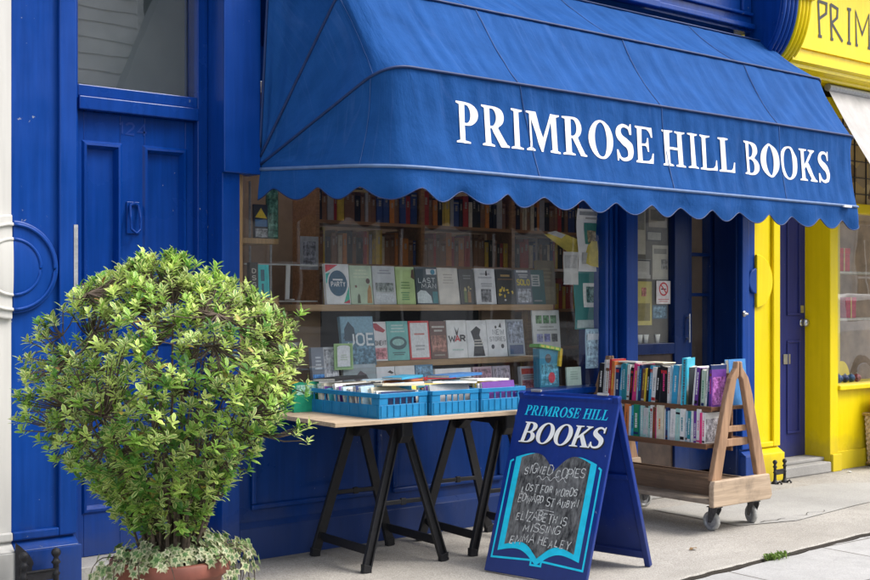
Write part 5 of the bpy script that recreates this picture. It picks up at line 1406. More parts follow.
sheet('dark teal poster with a white label, below the long white poster', 5.770, 1.175, .305, .385, .125, (.04, .22, .21), [('rect', (.85, .87, .82), .28, .78, .38, .80), ('blot', (.10, .22, .2), .38, .68, .46, .74), ('rect', (.42, .52, .50), .06, .94, .02, .16)], .014)
sheet('pale blue picture card at the foot of the window beside the mullion', 5.830, .915, .20, .262, .085, (.34, .52, .66), [('blot', (.30, .46, .60), .05, .95, .05, .95), ('rect', (.62, .68, .74), .1, .9, .72, .88)], .004, 'picture_card', 'card')
sheet('small white notice taped at an angle beside the long poster', 5.625, 1.47, .125, .215, .085, (.60, .60, .58), [('rect', (.45, .45, .45), .1, .9, .5, .9)], .006, 'notice', 'notice', None, -6)
o = thing('paper_flag', 'bright yellow folded paper hanging inside the window top right', 'paper', (5.56, .17, 1.56))
mb = MB(); mb.add([(5.55, .19, 1.80), (5.68, .16, 1.815), (5.82, .13, 1.77), (6.0, .082, 1.76), (5.995, .08, 1.58), (5.88, .09, 1.60), (5.76, .13, 1.66)], [(0, 1, 6), (1, 2, 6), (2, 5, 6), (2, 3, 5), (3, 4, 5)])
build('sheet', mb, plain((.70, .56, .10), .7), o)
mb = MB(); mb.add([(5.56, .175, 1.81), (5.63, .165, 1.825), (5.70, .14, 1.80), (5.66, .14, 1.775)], [(0, 1, 2, 3)]); build('white_fold', mb, M['paper'], o)
# notices beside the shop door
NY = LY+.058
def notice(label, x0, x1, z0, z1, c, prints=(), grp=None):
    o = thing('notice', label, 'notice', (x0, NY, z0), 0, grp, local=True)
    mb = MB(); mb.box(0, x1-x0, -.0012, 0, 0, z1-z0); build('sheet', mb, plain(tuple(min(.8, v*1.6) for v in c), .7, .06, 20), o)
    l = .002
    for kk, c2, a0, a1, b0, b1 in prints:
        mb = MB(); quadz(mb, a0*(x1-x0), a1*(x1-x0), b0*(z1-z0), b1*(z1-z0), l); build('printed_block', mb, blot_mat(c2) if kk == 'blot' else plain(c2, .6), o); l += .0006
    return o
notice('dark framed notice near the top of the lobby window', 6.68, 6.845, 1.80, 1.87, (.05, .05, .05), [('rect', (.42, .40, .34), .06, .94, .1, .9)])
notice('large beige notice in the middle of the lobby window', 6.74, 6.915, 1.52, 1.77, (.36, .33, .27), [('rect', (.26, .24, .2), .1, .9, .75, .9), ('blot', (.22, .2, .18), .55, .95, .3, .6)])
notice('small grey notice with dark edge, lower left of the beige one', 6.555, 6.72, 1.525, 1.665, (.30, .28, .25), [('rect', (.06, .06, .06), .05, .95, .9, .98), ('rect', (.06, .06, .06), .93, .99, .2, .98)])
notice('olive yellow poster with a red crest, low in the lobby window', 6.56, 6.735, 1.19, 1.505, (.36, .30, .09), [('blot', (.35, .08, .05), .35, .65, .66, .86), ('rect', (.25, .2, .06), .12, .88, .1, .5)])
notice('blue picture postcard under the no smoking sign', 6.74, 6.905, 1.235, 1.335, (.06, .10, .14), [('blot', (.10, .20, .28), .08, .92, .1, .9)])
notice('pale sheet at the upper left of the lobby window', 6.56, 6.665, 1.70, 2.05, (.33, .30, .24), [('rect', (.24, .22, .18), .1, .9, .5, .9)])
notice('brownish sheet at the upper right of the lobby window', 6.70, 6.90, 1.90, 2.06, (.26, .22, .17), [('rect', (.2, .17, .13), .1, .9, .3, .8)])
o = thing('no_smoking_sign', 'white no smoking sign with red ring on the lobby window', 'sign', (6.752, LY+.03, 1.343), 0, None, local=True)
mb = MB(); mb.box(0, .155, -.0015, 0, 0, .168); build('plate', mb, plain((.66, .63, .62), .5), o)
mb = MB(); cx, cz = .0775, .108; mb.ribbon([(cx+.044*math.cos(2*math.pi*i/28), cz+.044*math.sin(2*math.pi*i/28)) for i in range(29)], .011, lambda a, b: (a, -.0030, b))
mb.ribbon([(cx-.03, cz+.03), (cx+.03, cz-.03)], .010, lambda a, b: (a, -.0036, b)); build('prohibition_ring', mb, plain((.52, .03, .04), .5), o)
mb = MB(); quadz(mb, cx-.028, cx+.022, cz-.005, cz+.004, .0022); quadz(mb, cx+.024, cx+.03, cz-.005, cz+.004, .0022); build('cigarette', mb, M['dark'], o)
mb = MB(); quadz(mb, .02, .135, .030, .036, .0022); quadz(mb, .03, .125, .016, .021, .0022); build('small_print', mb, plain((.5, .16, .16), .5), o)
cups = None
for j, x in enumerate((6.60, 6.665, 6.79)):
    o = thing('cup', ('left white cup on the lobby window ledge', 'middle white cup on the lobby window ledge', 'right white cup on the lobby window ledge')[j], 'cup', (x, LY+.052, 1.0605), 0, 'cups on the lobby window ledge', local=True)
    o.location.y = LY+.051; 
    mb = MB(); mb.lathe([(0, 0), (.016, 0), (.026, .05), (.028, .062), (.024, .062), (.016, .01), (0, .008)], (0, -.0, 0), 18); 
    for i_, p_ in enumerate(mb.v): mb.v[i_] = (p_[0], p_[1]*.3, p_[2])
    build('bowl', mb, M['paper'], o, smooth=True)
# shop interior: bookcase across the back with rows of spines
bk = thing('bookcase', 'tall dim wooden bookcase full of books at the back of the shop', 'bookcase', (6.2, 1.95, .09))
for z in (.62, .98, 1.30, 1.64, 1.955, 2.30):
    mb = MB(); mb.box(4.86, 7.70, 1.80, 2.10, z-.025, z); build('shelf', mb, M['case'], bk)
for x in (4.83, 5.80, 6.75, 7.70):
    mb = MB(); mb.box(x, x+.03, 1.795, 2.11, .09, 2.6); build('upright', mb, M['case'], bk)
random.seed(33)
BC = {'dark red': (.50, .06, .045), 'dark orange': (.70, .26, .05), 'black': (.03, .03, .03), 'brown': (.32, .17, .09), 'grey': (.45, .45, .46), 'cream': (.75, .68, .52), 'yellow': (.8, .58, .08), 'navy': (.05, .09, .26)}
SHN = {1.955: 'top', 1.64: 'upper', 1.30: 'middle'}
protos = {}
for z, sn in SHN.items():
    for x0, x1, bay in ((4.865, 5.795, 'left'), (5.835, 6.745, 'middle'), (6.785, 7.695, 'right')):
        x = x0+.004
        while x < x1-.05:
            t = random.choice((.025, .034, .042, .055)); h = random.uniform(.19, .265)
            cn = random.choice(['dark red', 'dark red', 'dark orange', 'black', 'black', 'brown', 'brown', 'grey', 'cream', 'yellow', 'navy'])
            if cn not in protos:
                o = upright_book('x', BC[cn], .03, .23, .17, (x, 1.815, z+.0005), 0, 0, None, ((.5, .45, .35), .6, .8), True)
                protos[cn] = o
            else: o = copy_tree(protos[cn])
            o.location = (x, 1.815+random.uniform(0, .02), z+.0005); o.scale = (t/.03, 1, h/.23)
            o['label'] = '%s spine in the %s bay of the %s row of the dim bookcase' % (cn, bay, sn); o['category'] = 'book'
            o['group'] = '%s spines, %s bay, %s row of the bookcase' % (cn, bay, sn)
            x += t+.003
o = thing('shelf_sign', 'small cream shelf label at the top of the dim bookcase', 'sign', (5.02, 1.78, 2.17), 0, None, local=True)
mb = MB(); mb.box(0, .26, 0, .006, 0, .075); build('plate', mb, plain((.5, .36, .16), .6), o)
mb = MB(); quadz(mb, .03, .23, .045, .058, .001); quadz(mb, .05, .21, .018, .03, .001); build('small_print', mb, M['dark'], o)

# ------------------------------------------------------------------ pot, shrub and ivy
PX, PY = 2.26, -1.02
pot = MB(); pot.lathe([(0, .003), (.165, .003), (.17, .01), (.205, .225), (.208, .256), (.236, .262), (.240, .274), (.240, .317), (.232, .324), (.214, .324), (.208, .30), (.206, .275)], (PX, PY, 0), 48)
pt = thing('plant_pot', 'round terracotta coloured pot holding the big shrub by the blue door', 'plant pot', (PX, PY, 0))
build('pot', pot, M['pot'], pt, smooth=True, bevel=0)
mb = MB(); mb.lathe([(0, .282), (.12, .288), (.205, .278)], (PX, PY, 0), 28); build('soil', mb, M['soil'], pt)
random.seed(101)
sh = thing('shrub', 'big round shrub with yellow and green variegated leaves growing in the pot', 'shrub', (PX, PY, .27))
PROF = [(.42, .13), (.52, .20), (.62, .29), (.76, .41), (.92, .50), (1.06, .545), (1.2, .55), (1.3, .50), (1.4, .37), (1.48, .20), (1.56, .06)]
def rad(z):
    for (z0, r0), (z1, r1) in zip(PROF, PROF[1:]):
        if z0 <= z <= z1: return r0+(r1-r0)*(z-z0)/(z1-z0)
    return 0.04
limbs = []
mb = MB()
for i in range(64):
    a = i*2.399963+random.uniform(-.3, .3); z = random.uniform(.62, 1.42); r = rad(z)*random.uniform(.5, .88)
    p0 = Vector((PX+.07*math.cos(a)*random.random()*1.6, PY+.07*math.sin(a)*random.random()*1.6, .25))
    p3 = Vector((PX+r*math.cos(a)-.03, PY+r*math.sin(a), z))
    p1 = p0+Vector((.05*math.cos(a), .05*math.sin(a), .22+random.random()*.1)); p2 = p0.lerp(p3, .62)+Vector((random.uniform(-.05, .05), random.uniform(-.05, .05), .05))
    pts = [p0*(1-t)**3+p1*3*t*(1-t)**2+p2*3*t*t*(1-t)+p3*t**3 for t in [k/9 for k in range(10)]]
    pts = [p+Vector((random.uniform(-.006, .006), random.uniform(-.006, .006), 0)) for p in pts]
    limbs.append(pts)
    mb.tube(pts, [(.011 if i < 30 else .007)*(1-.78*k/9)*random.uniform(.9, 1.1) for k in range(10)], 6)
lp = [p for L in limbs for p in L[3:]]
tips = []
N_T = 1900
while len(tips) < N_T:
    z = random.uniform(.44, 1.55); a = random.uniform(0, 2*math.pi)
    lump = 1+.17*noise.noise(Vector((math.cos(a)*1.6, math.sin(a)*1.6, z*2.6)))+.12*noise.noise(Vector((math.cos(a)*4, math.sin(a)*4, z*6)))
    r = rad(z)*lump*(math.sqrt(random.random())*.55+.47)
    x = PX-.03+r*math.cos(a); y = PY+r*math.sin(a)
    den = noise.noise(Vector((x*4.5, y*4.5, z*4.5)))
    if den < -.3: continue
    if z < .52 and random.random() < .4: continue
    tips.append(Vector((x, y, z)))
# straggling shoots that break the outline
for (dx, dz) in ((-.52, .92), (-.55, .85), (-.49, .80), (-.50, 1.24), (-.47, 1.30), (.52, 1.28), (.56, 1.0), (.58, .82), (-.05, 1.54), (.02, 1.5), (.24, 1.47), (.27, 1.42), (-.27, 1.42), (-.33, 1.36), (-.40, .70)):
    for k in range(5):
        tips.append(Vector((PX-.03+dx*.78+random.uniform(-.05, .05), PY-dx*.63*.9+random.uniform(-.05, .05), dz+random.uniform(-.035, .035))))
leaf = MB(); lc = []
def add_leaf(base, d, up, L, W, inner, outer, fold=.25, curl=.15):
    d = d.normalized(); s = d.cross(up)
    if s.length < 1e-3: s = d.cross(Vector((1, 0, 0)))
    s.normalize(); n = s.cross(d).normalized()
    st = [(0, 0), (.28, .72), (.58, 1.0), (.82, .70), (1, 0)]
    mid = []; li = []; lo = []; ri = []; ro = []
    for t, w in st:
        c = base+d*(L*t)-n*(curl*L*t*t)
        mid.append(c)
        for arr, k, q in ((li, -1, .58), (lo, -1, 1), (ri, 1, .58), (ro, 1, 1)):
            arr.append(c+s*(k*q*w*W*.5)+n*(fold*q*w*W*.5))
    o = len(leaf.v)
    vs = mid+li[1:4]+lo[1:4]+ri[1:4]+ro[1:4]
    leaf.v += [tuple(v) for v in vs]
    M_ = lambda i: o+i
    I = {-1: lambda i: o+5+i-1, 1: lambda i: o+11+i-1}; O = {-1: lambda i: o+8+i-1, 1: lambda i: o+14+i-1}
    for k in (-1, 1):
        i_, o_ = I[k], O[k]
        leaf.f += [(M_(0), M_(1), i_(1)), (M_(1), M_(2), i_(2), i_(1)), (M_(2), M_(3), i_(3), i_(2)), (M_(3), M_(4), i_(3))]; lc.extend([inner]*4)
        leaf.f += [(M_(0), i_(1), o_(1)), (i_(1), i_(2), o_(2), o_(1)), (i_(2), i_(3), o_(3), o_(2)), (i_(3), M_(4), o_(3))]; lc.extend([outer]*4)
cen = Vector((PX-.03, PY, .80))
for tp in tips:
    near = min(lp, key=lambda q: (q-tp).length_squared)
    if (near-tp).length > .02:
        m_ = near.lerp(tp, .5)+Vector((0, 0, -.015)); mb.tube([near, m_, tp], [.0032, .0026, .0018], 4, False)
    out = (tp-cen); out.z *= .7
    depth = out.length/max(.2, rad(min(1.5, max(.5, tp.z))))
    axis = (out.normalized()*.6+Vector((0, 0, 1.05))+Vector((random.uniform(-.4, .4), random.uniform(-.4, .4), random.uniform(-.2, .3)))).normalized()
    a0 = axis.cross(Vector((.3, .9, .1))).normalized(); b0 = axis.cross(a0)
    young = random.random() < (.46 if tp.z > 1.0 else .22)
    tone = random.uniform(1.45, 2.5)*random.choice((.85, 1, 1, 1))
    var = random.random()
    nl = random.randint(8, 11)
    for k in range(nl):
        ang = k*2.4+random.uniform(-.3, .3); tilt = .35+.85*k/nl
        side = (a0*math.cos(ang)+b0*math.sin(ang))
        d = axis*math.cos(tilt*1.25)+side*math.sin(tilt*1.25)
        L = random.uniform(.022, .049)*(1 if not young else .9)
        if young: inn = (.24*tone, .33*tone, .075*tone); ou = (.40*tone, .44*tone, .16*tone)
        elif var < .38: inn = (.10*tone, .18*tone, .045*tone); ou = (.40*tone, .42*tone, .18*tone)
        elif var < .75: inn = (.13*tone, .24*tone, .04*tone); ou = (.24*tone, .34*tone, .075*tone)
        else: inn = (.05*tone, .13*tone, .025*tone); ou = (.085*tone, .18*tone, .035*tone)
        if random.random() < .012: inn = ou = random.choice([(.30, .17, .06), (.45, .36, .08)])
        add_leaf(tp-axis*.012*k/nl*2, d, axis, L, L*random.uniform(.33, .46), inn, ou, random.uniform(.1, .4), random.uniform(.05, .3))
build('branches', mb, M['bark'], sh, smooth=True)
fo = build('foliage', leaf, M['leaf'], sh, smooth=True); setcol(fo, lc)
# ivy round the rim
random.seed(55)
iv = thing('ivy', 'cream edged variegated ivy spilling over the rim of the terracotta pot', 'ivy', (PX, PY, .27))
mb = MB(); ic = []
def ivy_leaf(p, n, up, S, inner, outer):
    n = n.normalized(); r = up.cross(n)
    if r.length < 1e-3: r = Vector((1, 0, 0))
    r.normalize(); u = n.cross(r).normalized()
    pts = [(0, 1.0), (.17, .55), (.62, .62), (.40, .22), (.55, -.18), (.14, -.12), (0, -.30), (-.14, -.12), (-.55, -.18), (-.40, .22), (-.62, .62), (-.17, .55)]
    o = len(mb.v); k = len(pts)
    for sc in (1, .55):
        for a, b in pts: mb.v.append(tuple(p+r*(a*S*sc)+u*((b*sc+.05*(1-sc))*S)+n*(-.14*S*abs(a)*sc-.10*S*max(0, b)*sc)))
    mb.v.append(tuple(p+n*.01*S))
    for i in range(k):
        j = (i+1) % k
        mb.f.append((o+i, o+j, o+k+j, o+k+i)); ic.append(outer)
        mb.f.append((o+k+i, o+k+j, o+2*k)); ic.append(inner)
def ivy_at(p, n):
    t = random.uniform(.75, 1.2)
    v = random.random()
    if v < .5: inn, ou = (.13*t, .24*t, .09*t), (.52*t, .54*t, .32*t)
    elif v < .75: inn, ou = (.22*t, .30*t, .13*t), (.60*t, .60*t, .40*t)
    else: inn, ou = (.08*t, .18*t, .05*t), (.26*t, .36*t, .15*t)
    ivy_leaf(p, n, Vector((random.uniform(-.6, .6), random.uniform(-.3, .3), -1)), random.uniform(.026, .044), inn, ou)
for i in range(300):
    a = random.uniform(0, 2*math.pi); r = random.uniform(.08, .222)
    h = .322+random.uniform(0, .075)*(1.2-r*2)+(.05*max(0, math.cos(a-R(-20))) if r > .12 else 0)*random.random()
    p = Vector((PX+r*math.cos(a), PY+r*math.sin(a), h))
    ivy_at(p, Vector((math.cos(a)*.9+random.uniform(-.4, .4), math.sin(a)*.9+random.uniform(-.4, .4), .9)))
for a_deg, ln, dens in ((-122, .06, 5), (-72, .16, 12), (-64, .17, 12), (-40, .14, 10), (-20, .22, 22), (-10, .25, 24), (0, .22, 20), (12, .20, 14), (-160, .14, 12), (175, .20, 16), (190, .22, 14), (-145, .18, 10), (40, .15, 8)):
    a = R(a_deg); pts = []
    for k in range(9):
        t = k/8; r = .23+.07*math.sin(t*2.2)+(.07*t if a_deg in (175, 190, -160) or -25 < a_deg < 15 else 0)
        pts.append(Vector((PX+r*math.cos(a+.15*t), PY+r*math.sin(a+.15*t), .342+.03*math.sin(t*3)-ln*t*t)))
    stems = MB(); stems.tube(pts, .0022, 4, False); build('stem', stems, M['bark'], iv)
    for k in range(dens):
        q = pts[min(8, int(random.random()*9))]+Vector((random.gauss(0, .022), random.gauss(0, .022), random.gauss(0, .014)))
        ivy_at(q, Vector((math.cos(a)+random.uniform(-.5, .5), math.sin(a)+random.uniform(-.5, .5), .35)))
o = build('leaves', mb, M['leaf'], iv); setcol(o, ic)

# ------------------------------------------------------------------ boot scrapers
def scraper(label, x, y, s=1.0):
    o = thing('boot_scraper', label, 'boot scraper', (x, y, 0), 0, 'iron boot scrapers at the pilaster feet', local=True)
    for sx_ in (-1, 1):
        mb = MB()
        c = (sx_*.075, 0, 0)
        mb.lathe([(0, 0), (.034, 0), (.034, .014), (.018, .03), (.014, .05), (.013, .10), (.020, .108), (.013, .118), (.013, .15), (.022, .160), (.014, .172), (.010, .182), (.020, .196), (.022, .208), (.014, .222), (0, .228)], c, 14)
        build('post', mb, M['iron'], o, smooth=True)
    mb = MB(); mb.box(-.068, .068, -.005, .005, .085, .125); mb.box(-.068, .068, -.009, .009, .1252, .134); build('blade', mb, M['iron'], o, bevel=.002)
    mb = MB()
    for sx_ in (-1, 1): mb.tube([(sx_*.075, -.03, .012), (sx_*.075, -.055, .03), (sx_*.075, -.075, .008)], .009, 8)
    build('foot', mb, M['iron'], o, smooth=True)
    return o
scraper('worn black iron boot scraper at the foot of the left blue pilaster', 2.075, -.10)
scraper('black iron boot scraper at the foot of the yellow pilaster', 7.70, -.12).scale = (.8, .8, .8)
mb = MB(); 
n = 16
mb.prism([(1.985, .02)]+[(1.985+.085*math.sin(R(180*i/n))*(.9 if i < 9 else 1), .02+.24*i/n) for i in range(n+1)][1:], -.0415, -.0365, 'y')
build('scraper_recess', mb, M['iron'], shop)

# ------------------------------------------------------------------ things at the yellow shop
hb = thing('wicker_basket', 'pale woven wicker basket standing under the yellow shop window', 'basket', (9.27, -.145, 0))
mb = MB()
nx_, nz_ = 64, 20
def basket_pt(i, j, off=0):
    t = i/nx_*4; s = int(t) % 4; f = t-int(t); z = .03+.40*j/nz_; g = 1+.12*j/nz_
    w, d = .20*g, .13*g
    c = [(-w, -d), (w, -d), (w, d), (-w, d)]; a, b = c[s], c[(s+1) % 4]
    x, y = a[0]+(b[0]-a[0])*f, a[1]+(b[1]-a[1])*f
    L = math.hypot(x, y); k = 1+(off+.006*math.sin(i*math.pi/1.0+j*math.pi+.7))/L
    return (9.27+x*k, -.145+y*k, z)
mb.v = [basket_pt(i, j) for j in range(nz_+1) for i in range(nx_)]
mb.f = [(j*nx_+i, j*nx_+(i+1) % nx_, (j+1)*nx_+(i+1) % nx_, (j+1)*nx_+i) for j in range(nz_) for i in range(nx_)]
build('weave', mb, plain((.52, .40, .26), .7, .3, 50, .3), hb)
for z, g in ((.028, 1.0), (.432, 1.13)):
    mb = MB(); w, d = .203*g, .133*g
    mb.tube([(9.27-w, -.145-d, z), (9.27+w, -.145-d, z), (9.27+w, -.145+d, z), (9.27-w, -.145+d, z), (9.27-w, -.145-d, z)], .013, 8)
    build('rim', mb, plain((.46, .33, .20), .7, .3, 50, .3), hb, smooth=True)
mb = MB(); mb.box(9.08, 9.46, -.28, -.04, .03, .04); build('base', mb, plain((.4, .3, .2), .8), hb)
pb = thing('paper_bag', 'brown paper bag standing in the wicker basket', 'bag', (9.27, -.14, .05))
mb = MB(); mb.add([(9.10, -.25, .05), (9.43, -.25, .05), (9.43, -.04, .05), (9.10, -.04, .05), (9.09, -.24, .50), (9.43, -.25, .56), (9.44, -.03, .60), (9.08, -.03, .62)], [(0, 1, 5, 4), (1, 2, 6, 5), (2, 3, 7, 6), (3, 0, 4, 7), (3, 2, 1, 0)])
build('bag', mb, plain((.55, .40, .24), .8, .15, 8, .2), pb)
for j, (x, c, nm) in enumerate(((8.86, (.20, .03, .04), 'dark red'), (8.94, (.04, .10, .35), 'bright blue'), (9.03, (.03, .05, .2), 'navy'), (9.12, (.05, .12, .30), 'slate blue'), (9.21, (.30, .05, .06), 'bright red'))):
    o = thing('bauble', '%s patterned round ornament on the yellow window sill' % nm, 'ornament', (x, .17, .7195), 0, 'ornaments on the yellow window sill', local=True)
    mb = MB(); mb.lathe([(.034*math.sin(R(180*i/12)), -.034*math.cos(R(180*i/12))) for i in range(13)], (0, 0, 0), 20); build('ball', mb, plain(c, .35, .5, 70), o, smooth=True)
    mb = MB(); mb.lathe([(0, .033), (.009, .033), (.009, .042), (0, .042)], (0, 0, 0), 10); build('cap', mb, M['steel'], o)
o = thing('display_arch', 'yellow painted arch board standing inside the yellow shop window', 'display board', (9.22, .3, .686))
mb = MB(); mb.prism([(9.16+.12*math.cos(R(180*i/16))*1.0, .686+.17*math.sin(R(180*i/16))) for i in range(17)]+[(9.05+.03, .686)], .28, .30, 'y'); build('board', mb, YE, o)
random.seed(8)
gs = thing('shop_shelf', 'pale shelf unit with two boards inside the yellow shop window', 'shelf', (9.6, .7, .1))
for z in (1.22, 1.62):
    mb = MB(); mb.box(8.72, 10.8, .28, .55, z-.02, z); build('board', mb, plain((.6, .55, .5), .7), gs)
mb = MB(); mb.box(8.70, 8.7195, .28, .55, .686, 2.0); build('side', mb, plain((.6, .55, .5), .7), gs)
for j, (x, z, w, h, c, lab) in enumerate(((8.98, 1.2205, .13, .15, (.75, .03, .05), 'red gift box on the lower shelf in the yellow shop'), (9.22, 1.2205, .16, .22, (.75, .72, .7), 'white gift box on the lower shelf in the yellow shop'), (9.42, 1.2205, .12, .18, (.6, .1, .15), 'pink red gift box on the lower shelf in the yellow shop'),
        (8.93, 1.6205, .14, .20, (.62, .03, .04), 'dark red gift box on the upper shelf in the yellow shop'), (9.14, 1.6205, .12, .14, (.72, .7, .68), 'small white gift box on the upper shelf in the yellow shop'), (9.30, 1.6205, .15, .2, (.65, .04, .04), 'bright red gift box on the upper shelf in the yellow shop'))):
    o = thing('gift_box', lab, 'box', (x-.12, .33, z), R(random.uniform(-15, 15)), 'boxes on the yellow shop shelves', local=True)
    mb = MB(); mb.box(0, w, 0, w*.9, 0, h*.75); build('box', mb, plain(c, .4), o, bevel=.003)
    mb = MB(); mb.box(-.003, w+.003, -.003, w*.9+.003, h*.752, h); build('lid', mb, plain(tuple(min(1, v*1.15) for v in c), .4), o, bevel=.003)
    mb = MB(); mb.box(w*.45, w*.55, -.0036, w*.9+.0036, 0, h+.001); build('ribbon', mb, plain((.75, .6, .25), .3), o)
o = thing('heart_garland', 'string of small red hearts hanging in the yellow shop window', 'garland', (9.0, .2, 2.0))
mb = MB(); mb.tube([(8.96, .2, 2.08), (8.965, .2, 1.45)], .002, 5); build('string', mb, M['iron'], o)
mb = MB()
for z in (1.95, 1.80, 1.62, 1.48):
    pts = [(8.963+.035*(math.sin(t)**3), z+.03*(.81*math.cos(t)-.31*math.cos(2*t)-.13*math.cos(3*t))) for t in [2*math.pi*i/20 for i in range(20)]]
    mb.prism(pts, .193, .207, 'y')
build('hearts', mb, plain((.6, .03, .04), .4), o)

# ------------------------------------------------------------------ across the street (seen only mirrored in the glass)
te = thing('stucco_terrace', 'pale stucco terrace across the street, mirrored in the shop glass', 'building', (18, -15, 0))
stw = plain((.72, .71, .69), .8, .08, 2); 
mb = MB(); mb.box(1, 14.5, -15.6, -15, 0, 11.5); mb.box(14.5005, 44, -15.6, -15, 0, 4.6); build('wall', mb, stw, te)  # right part shaped low so more sky light reaches under the awning
mb = MB(); mb.prism([(-14.999, 4.0), (-14.7, 4.1), (-14.7, 4.3), (-14.999, 4.35)], 1, 44, 'x'); mb.prism([(-14.999, 11.0), (-14.5, 11.2), (-14.5, 11.5), (-14.999, 11.5)], 1, 14.5, 'x'); build('cornice', mb, plain((.58, .57, .55), .8), te)
for j in range(12):
    mb = MB(); mb.box(1, 14.5, -14.9998, -14.96, 4.45+.28*j if j < 2 else 4.45+.28*j, 4.45+.28*j+.235); build('stone_course', mb, stw, te)
gh = thing('gable_house', 'dark grey gable across the street, mirrored in the transom glass', 'building', (10.3, -14.2, 0))
mb = MB(); mb.prism([(9.0, 0), (9.0, 4.7), (10.2, 7.5), (11.5, 9.6), (11.5, 0)], -14.5, -14.2, 'y'); build('wall', mb, plain((.20, .21, .225), .8, .06, 2), gh)
for i in range(16):
    x = 2.2+2.6*i
    for z0, h, arch in ((.9, 2.4, True), (5.0, 2.5, False), (8.4, 1.9, False)):
        w = 1.15
        if z0 > 4 and x+w > 14.3: continue
        pts = [(x, z0), (x+w, z0), (x+w, z0+h)]+(arc(x+w/2, z0+h, w/2, w/2, 0, 180, 10)[1:-1] if arch else [])+[(x, z0+h)]
        cx = x+w/2; cz = z0+h/2
        big = [(cx+(a-cx)*1.22, cz+(b-cz)*1.12) for a, b in pts]
        mb = MB(); mb.prism(big, -14.9995, -14.93, 'y'); f_ = build('window', mb, plain((.66, .65, .63), .7), te)
        mb = MB(); mb.prism(pts, -14.9295, -14.915, 'y'); build('pane', mb, plain((.03, .035, .04), .15), f_)
        mb = MB(); mb.box(cx-.03, cx+.03, -14.9145, -14.89, z0, z0+h); mb.box(x, x+w, -14.9145, -14.895, z0+h*.5, z0+h*.5+.06); build('glazing_bar', mb, M['letter'], f_)
car = thing('parked_car', 'white hatchback parked at the kerb, mirrored in the yellow shop glass', 'car', (16.8, -4.7, 0))
def carsec(x): return x
side = [(-2.0, .38), (-2.02, .62), (-1.95, .90), (-1.75, 1.0), (-1.40, 1.42), (-1.1, 1.48), (.10, 1.47), (.45, 1.36), (1.02, .98), (1.75, .84), (1.98, .70), (2.02, .45), (1.95, .34), (1.75, .3), (-1.8, .3)]
mb = MB(); vs = []
for yy, k in ((-.84, 0), (-.80, 1), (.80, 1), (.84, 0)):
    pass
rows_ = [(-.82, .92), (-.86, .6), (.86, .6), (.82, .92)]
def cy(z): return .86 if z < .92 else .86-.30*(z-.92)/.56
mb.v = [(16.8+x, -4.7-cy(z), z) for x, z in side]+[(16.8+x, -4.7+cy(z), z) for x, z in side]
n = len(side); mb.f = [tuple(range(n)), tuple(range(2*n-1, n-1, -1))]+[(i, (i+1) % n, n+(i+1) % n, n+i) for i in range(n)]
body = build('body', mb, plain((.78, .78, .78), .2, .02), car, bevel=.05, seg=3)
gm = plain((.015, .018, .02), .08, .1)
for s in (-1, 1):
    for w_ in ([(-1.55, 1.0), (-1.28, 1.38), (-.55, 1.40), (-.55, 1.0)], [(-.48, 1.0), (-.48, 1.40), (.12, 1.39), (.42, 1.30), (.82, 1.0)]):
        mb = MB(); mb.v = [(16.8+x, -4.7+s*(cy(z)+.004), z) for x, z in w_]; mb.f = [tuple(range(len(w_)))]; build('side_window', mb, gm, car)
mb = MB(); mb.v = [(16.8+.50+dx, -4.7+y_, z) for dx, y_, z in ((.005, -.58, 1.352), (.005, .58, 1.352), (.49, .72, 1.0), (.49, -.72, 1.0))]; mb.f = [(0, 1, 2, 3)]; build('windscreen', mb, gm, car)
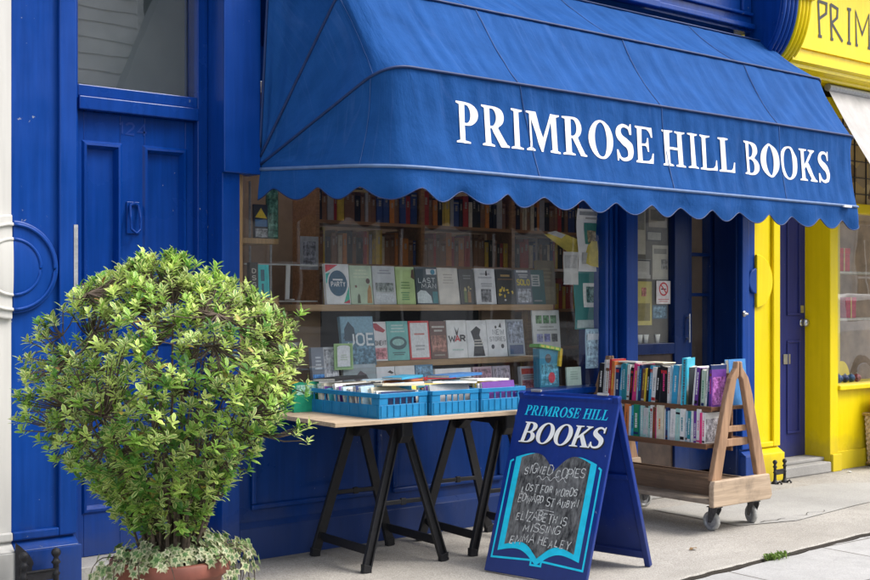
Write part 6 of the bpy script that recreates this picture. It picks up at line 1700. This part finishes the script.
for x in (-1.28, 1.28):
    for s in (-1, 1):
        mb = MB(); mb.lathe([(0, -.1), (.22, -.1), (.30, -.08), (.31, 0), (.30, .08), (.22, .1), (0, .1)], (16.8+x, -4.7+s*.80, .31), 28, 'y'); wq = build('wheel', mb, M['black_plastic'], car, smooth=False)
        mb = MB(); mb.lathe([(0, -.115), (.19, -.108), (.20, -.101), (.20, .101), (.19, .108), (0, .115)], (16.8+x, -4.7+s*.80, .31), 20, 'y'); build('rim', mb, M['steel'], wq)

# ------------------------------------------------------------------ light, sky, camera
w = bpy.data.worlds.new('World'); scn.world = w; w.use_nodes = True
nt = w.node_tree; bg = nt.nodes['Background']
sky = nt.nodes.new('ShaderNodeTexSky'); sky.sky_type = 'NISHITA'; sky.sun_disc = False
SUN_EL, SUN_AZ = R(52), math.atan2(1.0, -1.0)      # azimuth measured from +Y towards +X
sky.sun_elevation = SUN_EL; sky.sun_rotation = SUN_AZ
sky.air_density = 1.0; sky.dust_density = 3.5; sky.ozone_density = 1.0; sky.altitude = 0
hs = nt.nodes.new('ShaderNodeHueSaturation'); hs.inputs['Saturation'].default_value = .45
nt.links.new(sky.outputs[0], hs.inputs['Color']); nt.links.new(hs.outputs[0], bg.inputs['Color'])
bg.inputs['Strength'].default_value = .38
sl_ = bpy.data.lights.new('sun', 'SUN'); sl_.energy = 2.1; sl_.angle = R(22); sl_.color = (1, .96, .90)
so = bpy.data.objects.new('sun', sl_); COL.objects.link(so)
d = Vector((math.sin(SUN_AZ)*math.cos(SUN_EL), math.cos(SUN_AZ)*math.cos(SUN_EL), math.sin(SUN_EL)))
so.rotation_euler = (-d).to_track_quat('-Z', 'Y').to_euler(); so.location = (4, -8, 12)
cd = bpy.data.cameras.new('camera'); cam = bpy.data.objects.new('camera', cd); COL.objects.link(cam)
cam.location = (0, -5.5, 1.35); cd.sensor_width = 36; cd.lens = 36*1208/870
th = math.atan2(1485, 1208)
cam.rotation_euler = (R(90), 0, th-R(90)); cd.shift_y = 13/870
cd.clip_start = .05; cd.clip_end = 500
scn.camera = cam
scn.view_settings.view_transform = 'Standard'; scn.view_settings.look = 'None'; scn.view_settings.exposure = 0; scn.view_settings.gamma = 1
scn.cycles.max_bounces = 8; scn.cycles.transparent_max_bounces = 12
scn.cycles.use_denoising = True
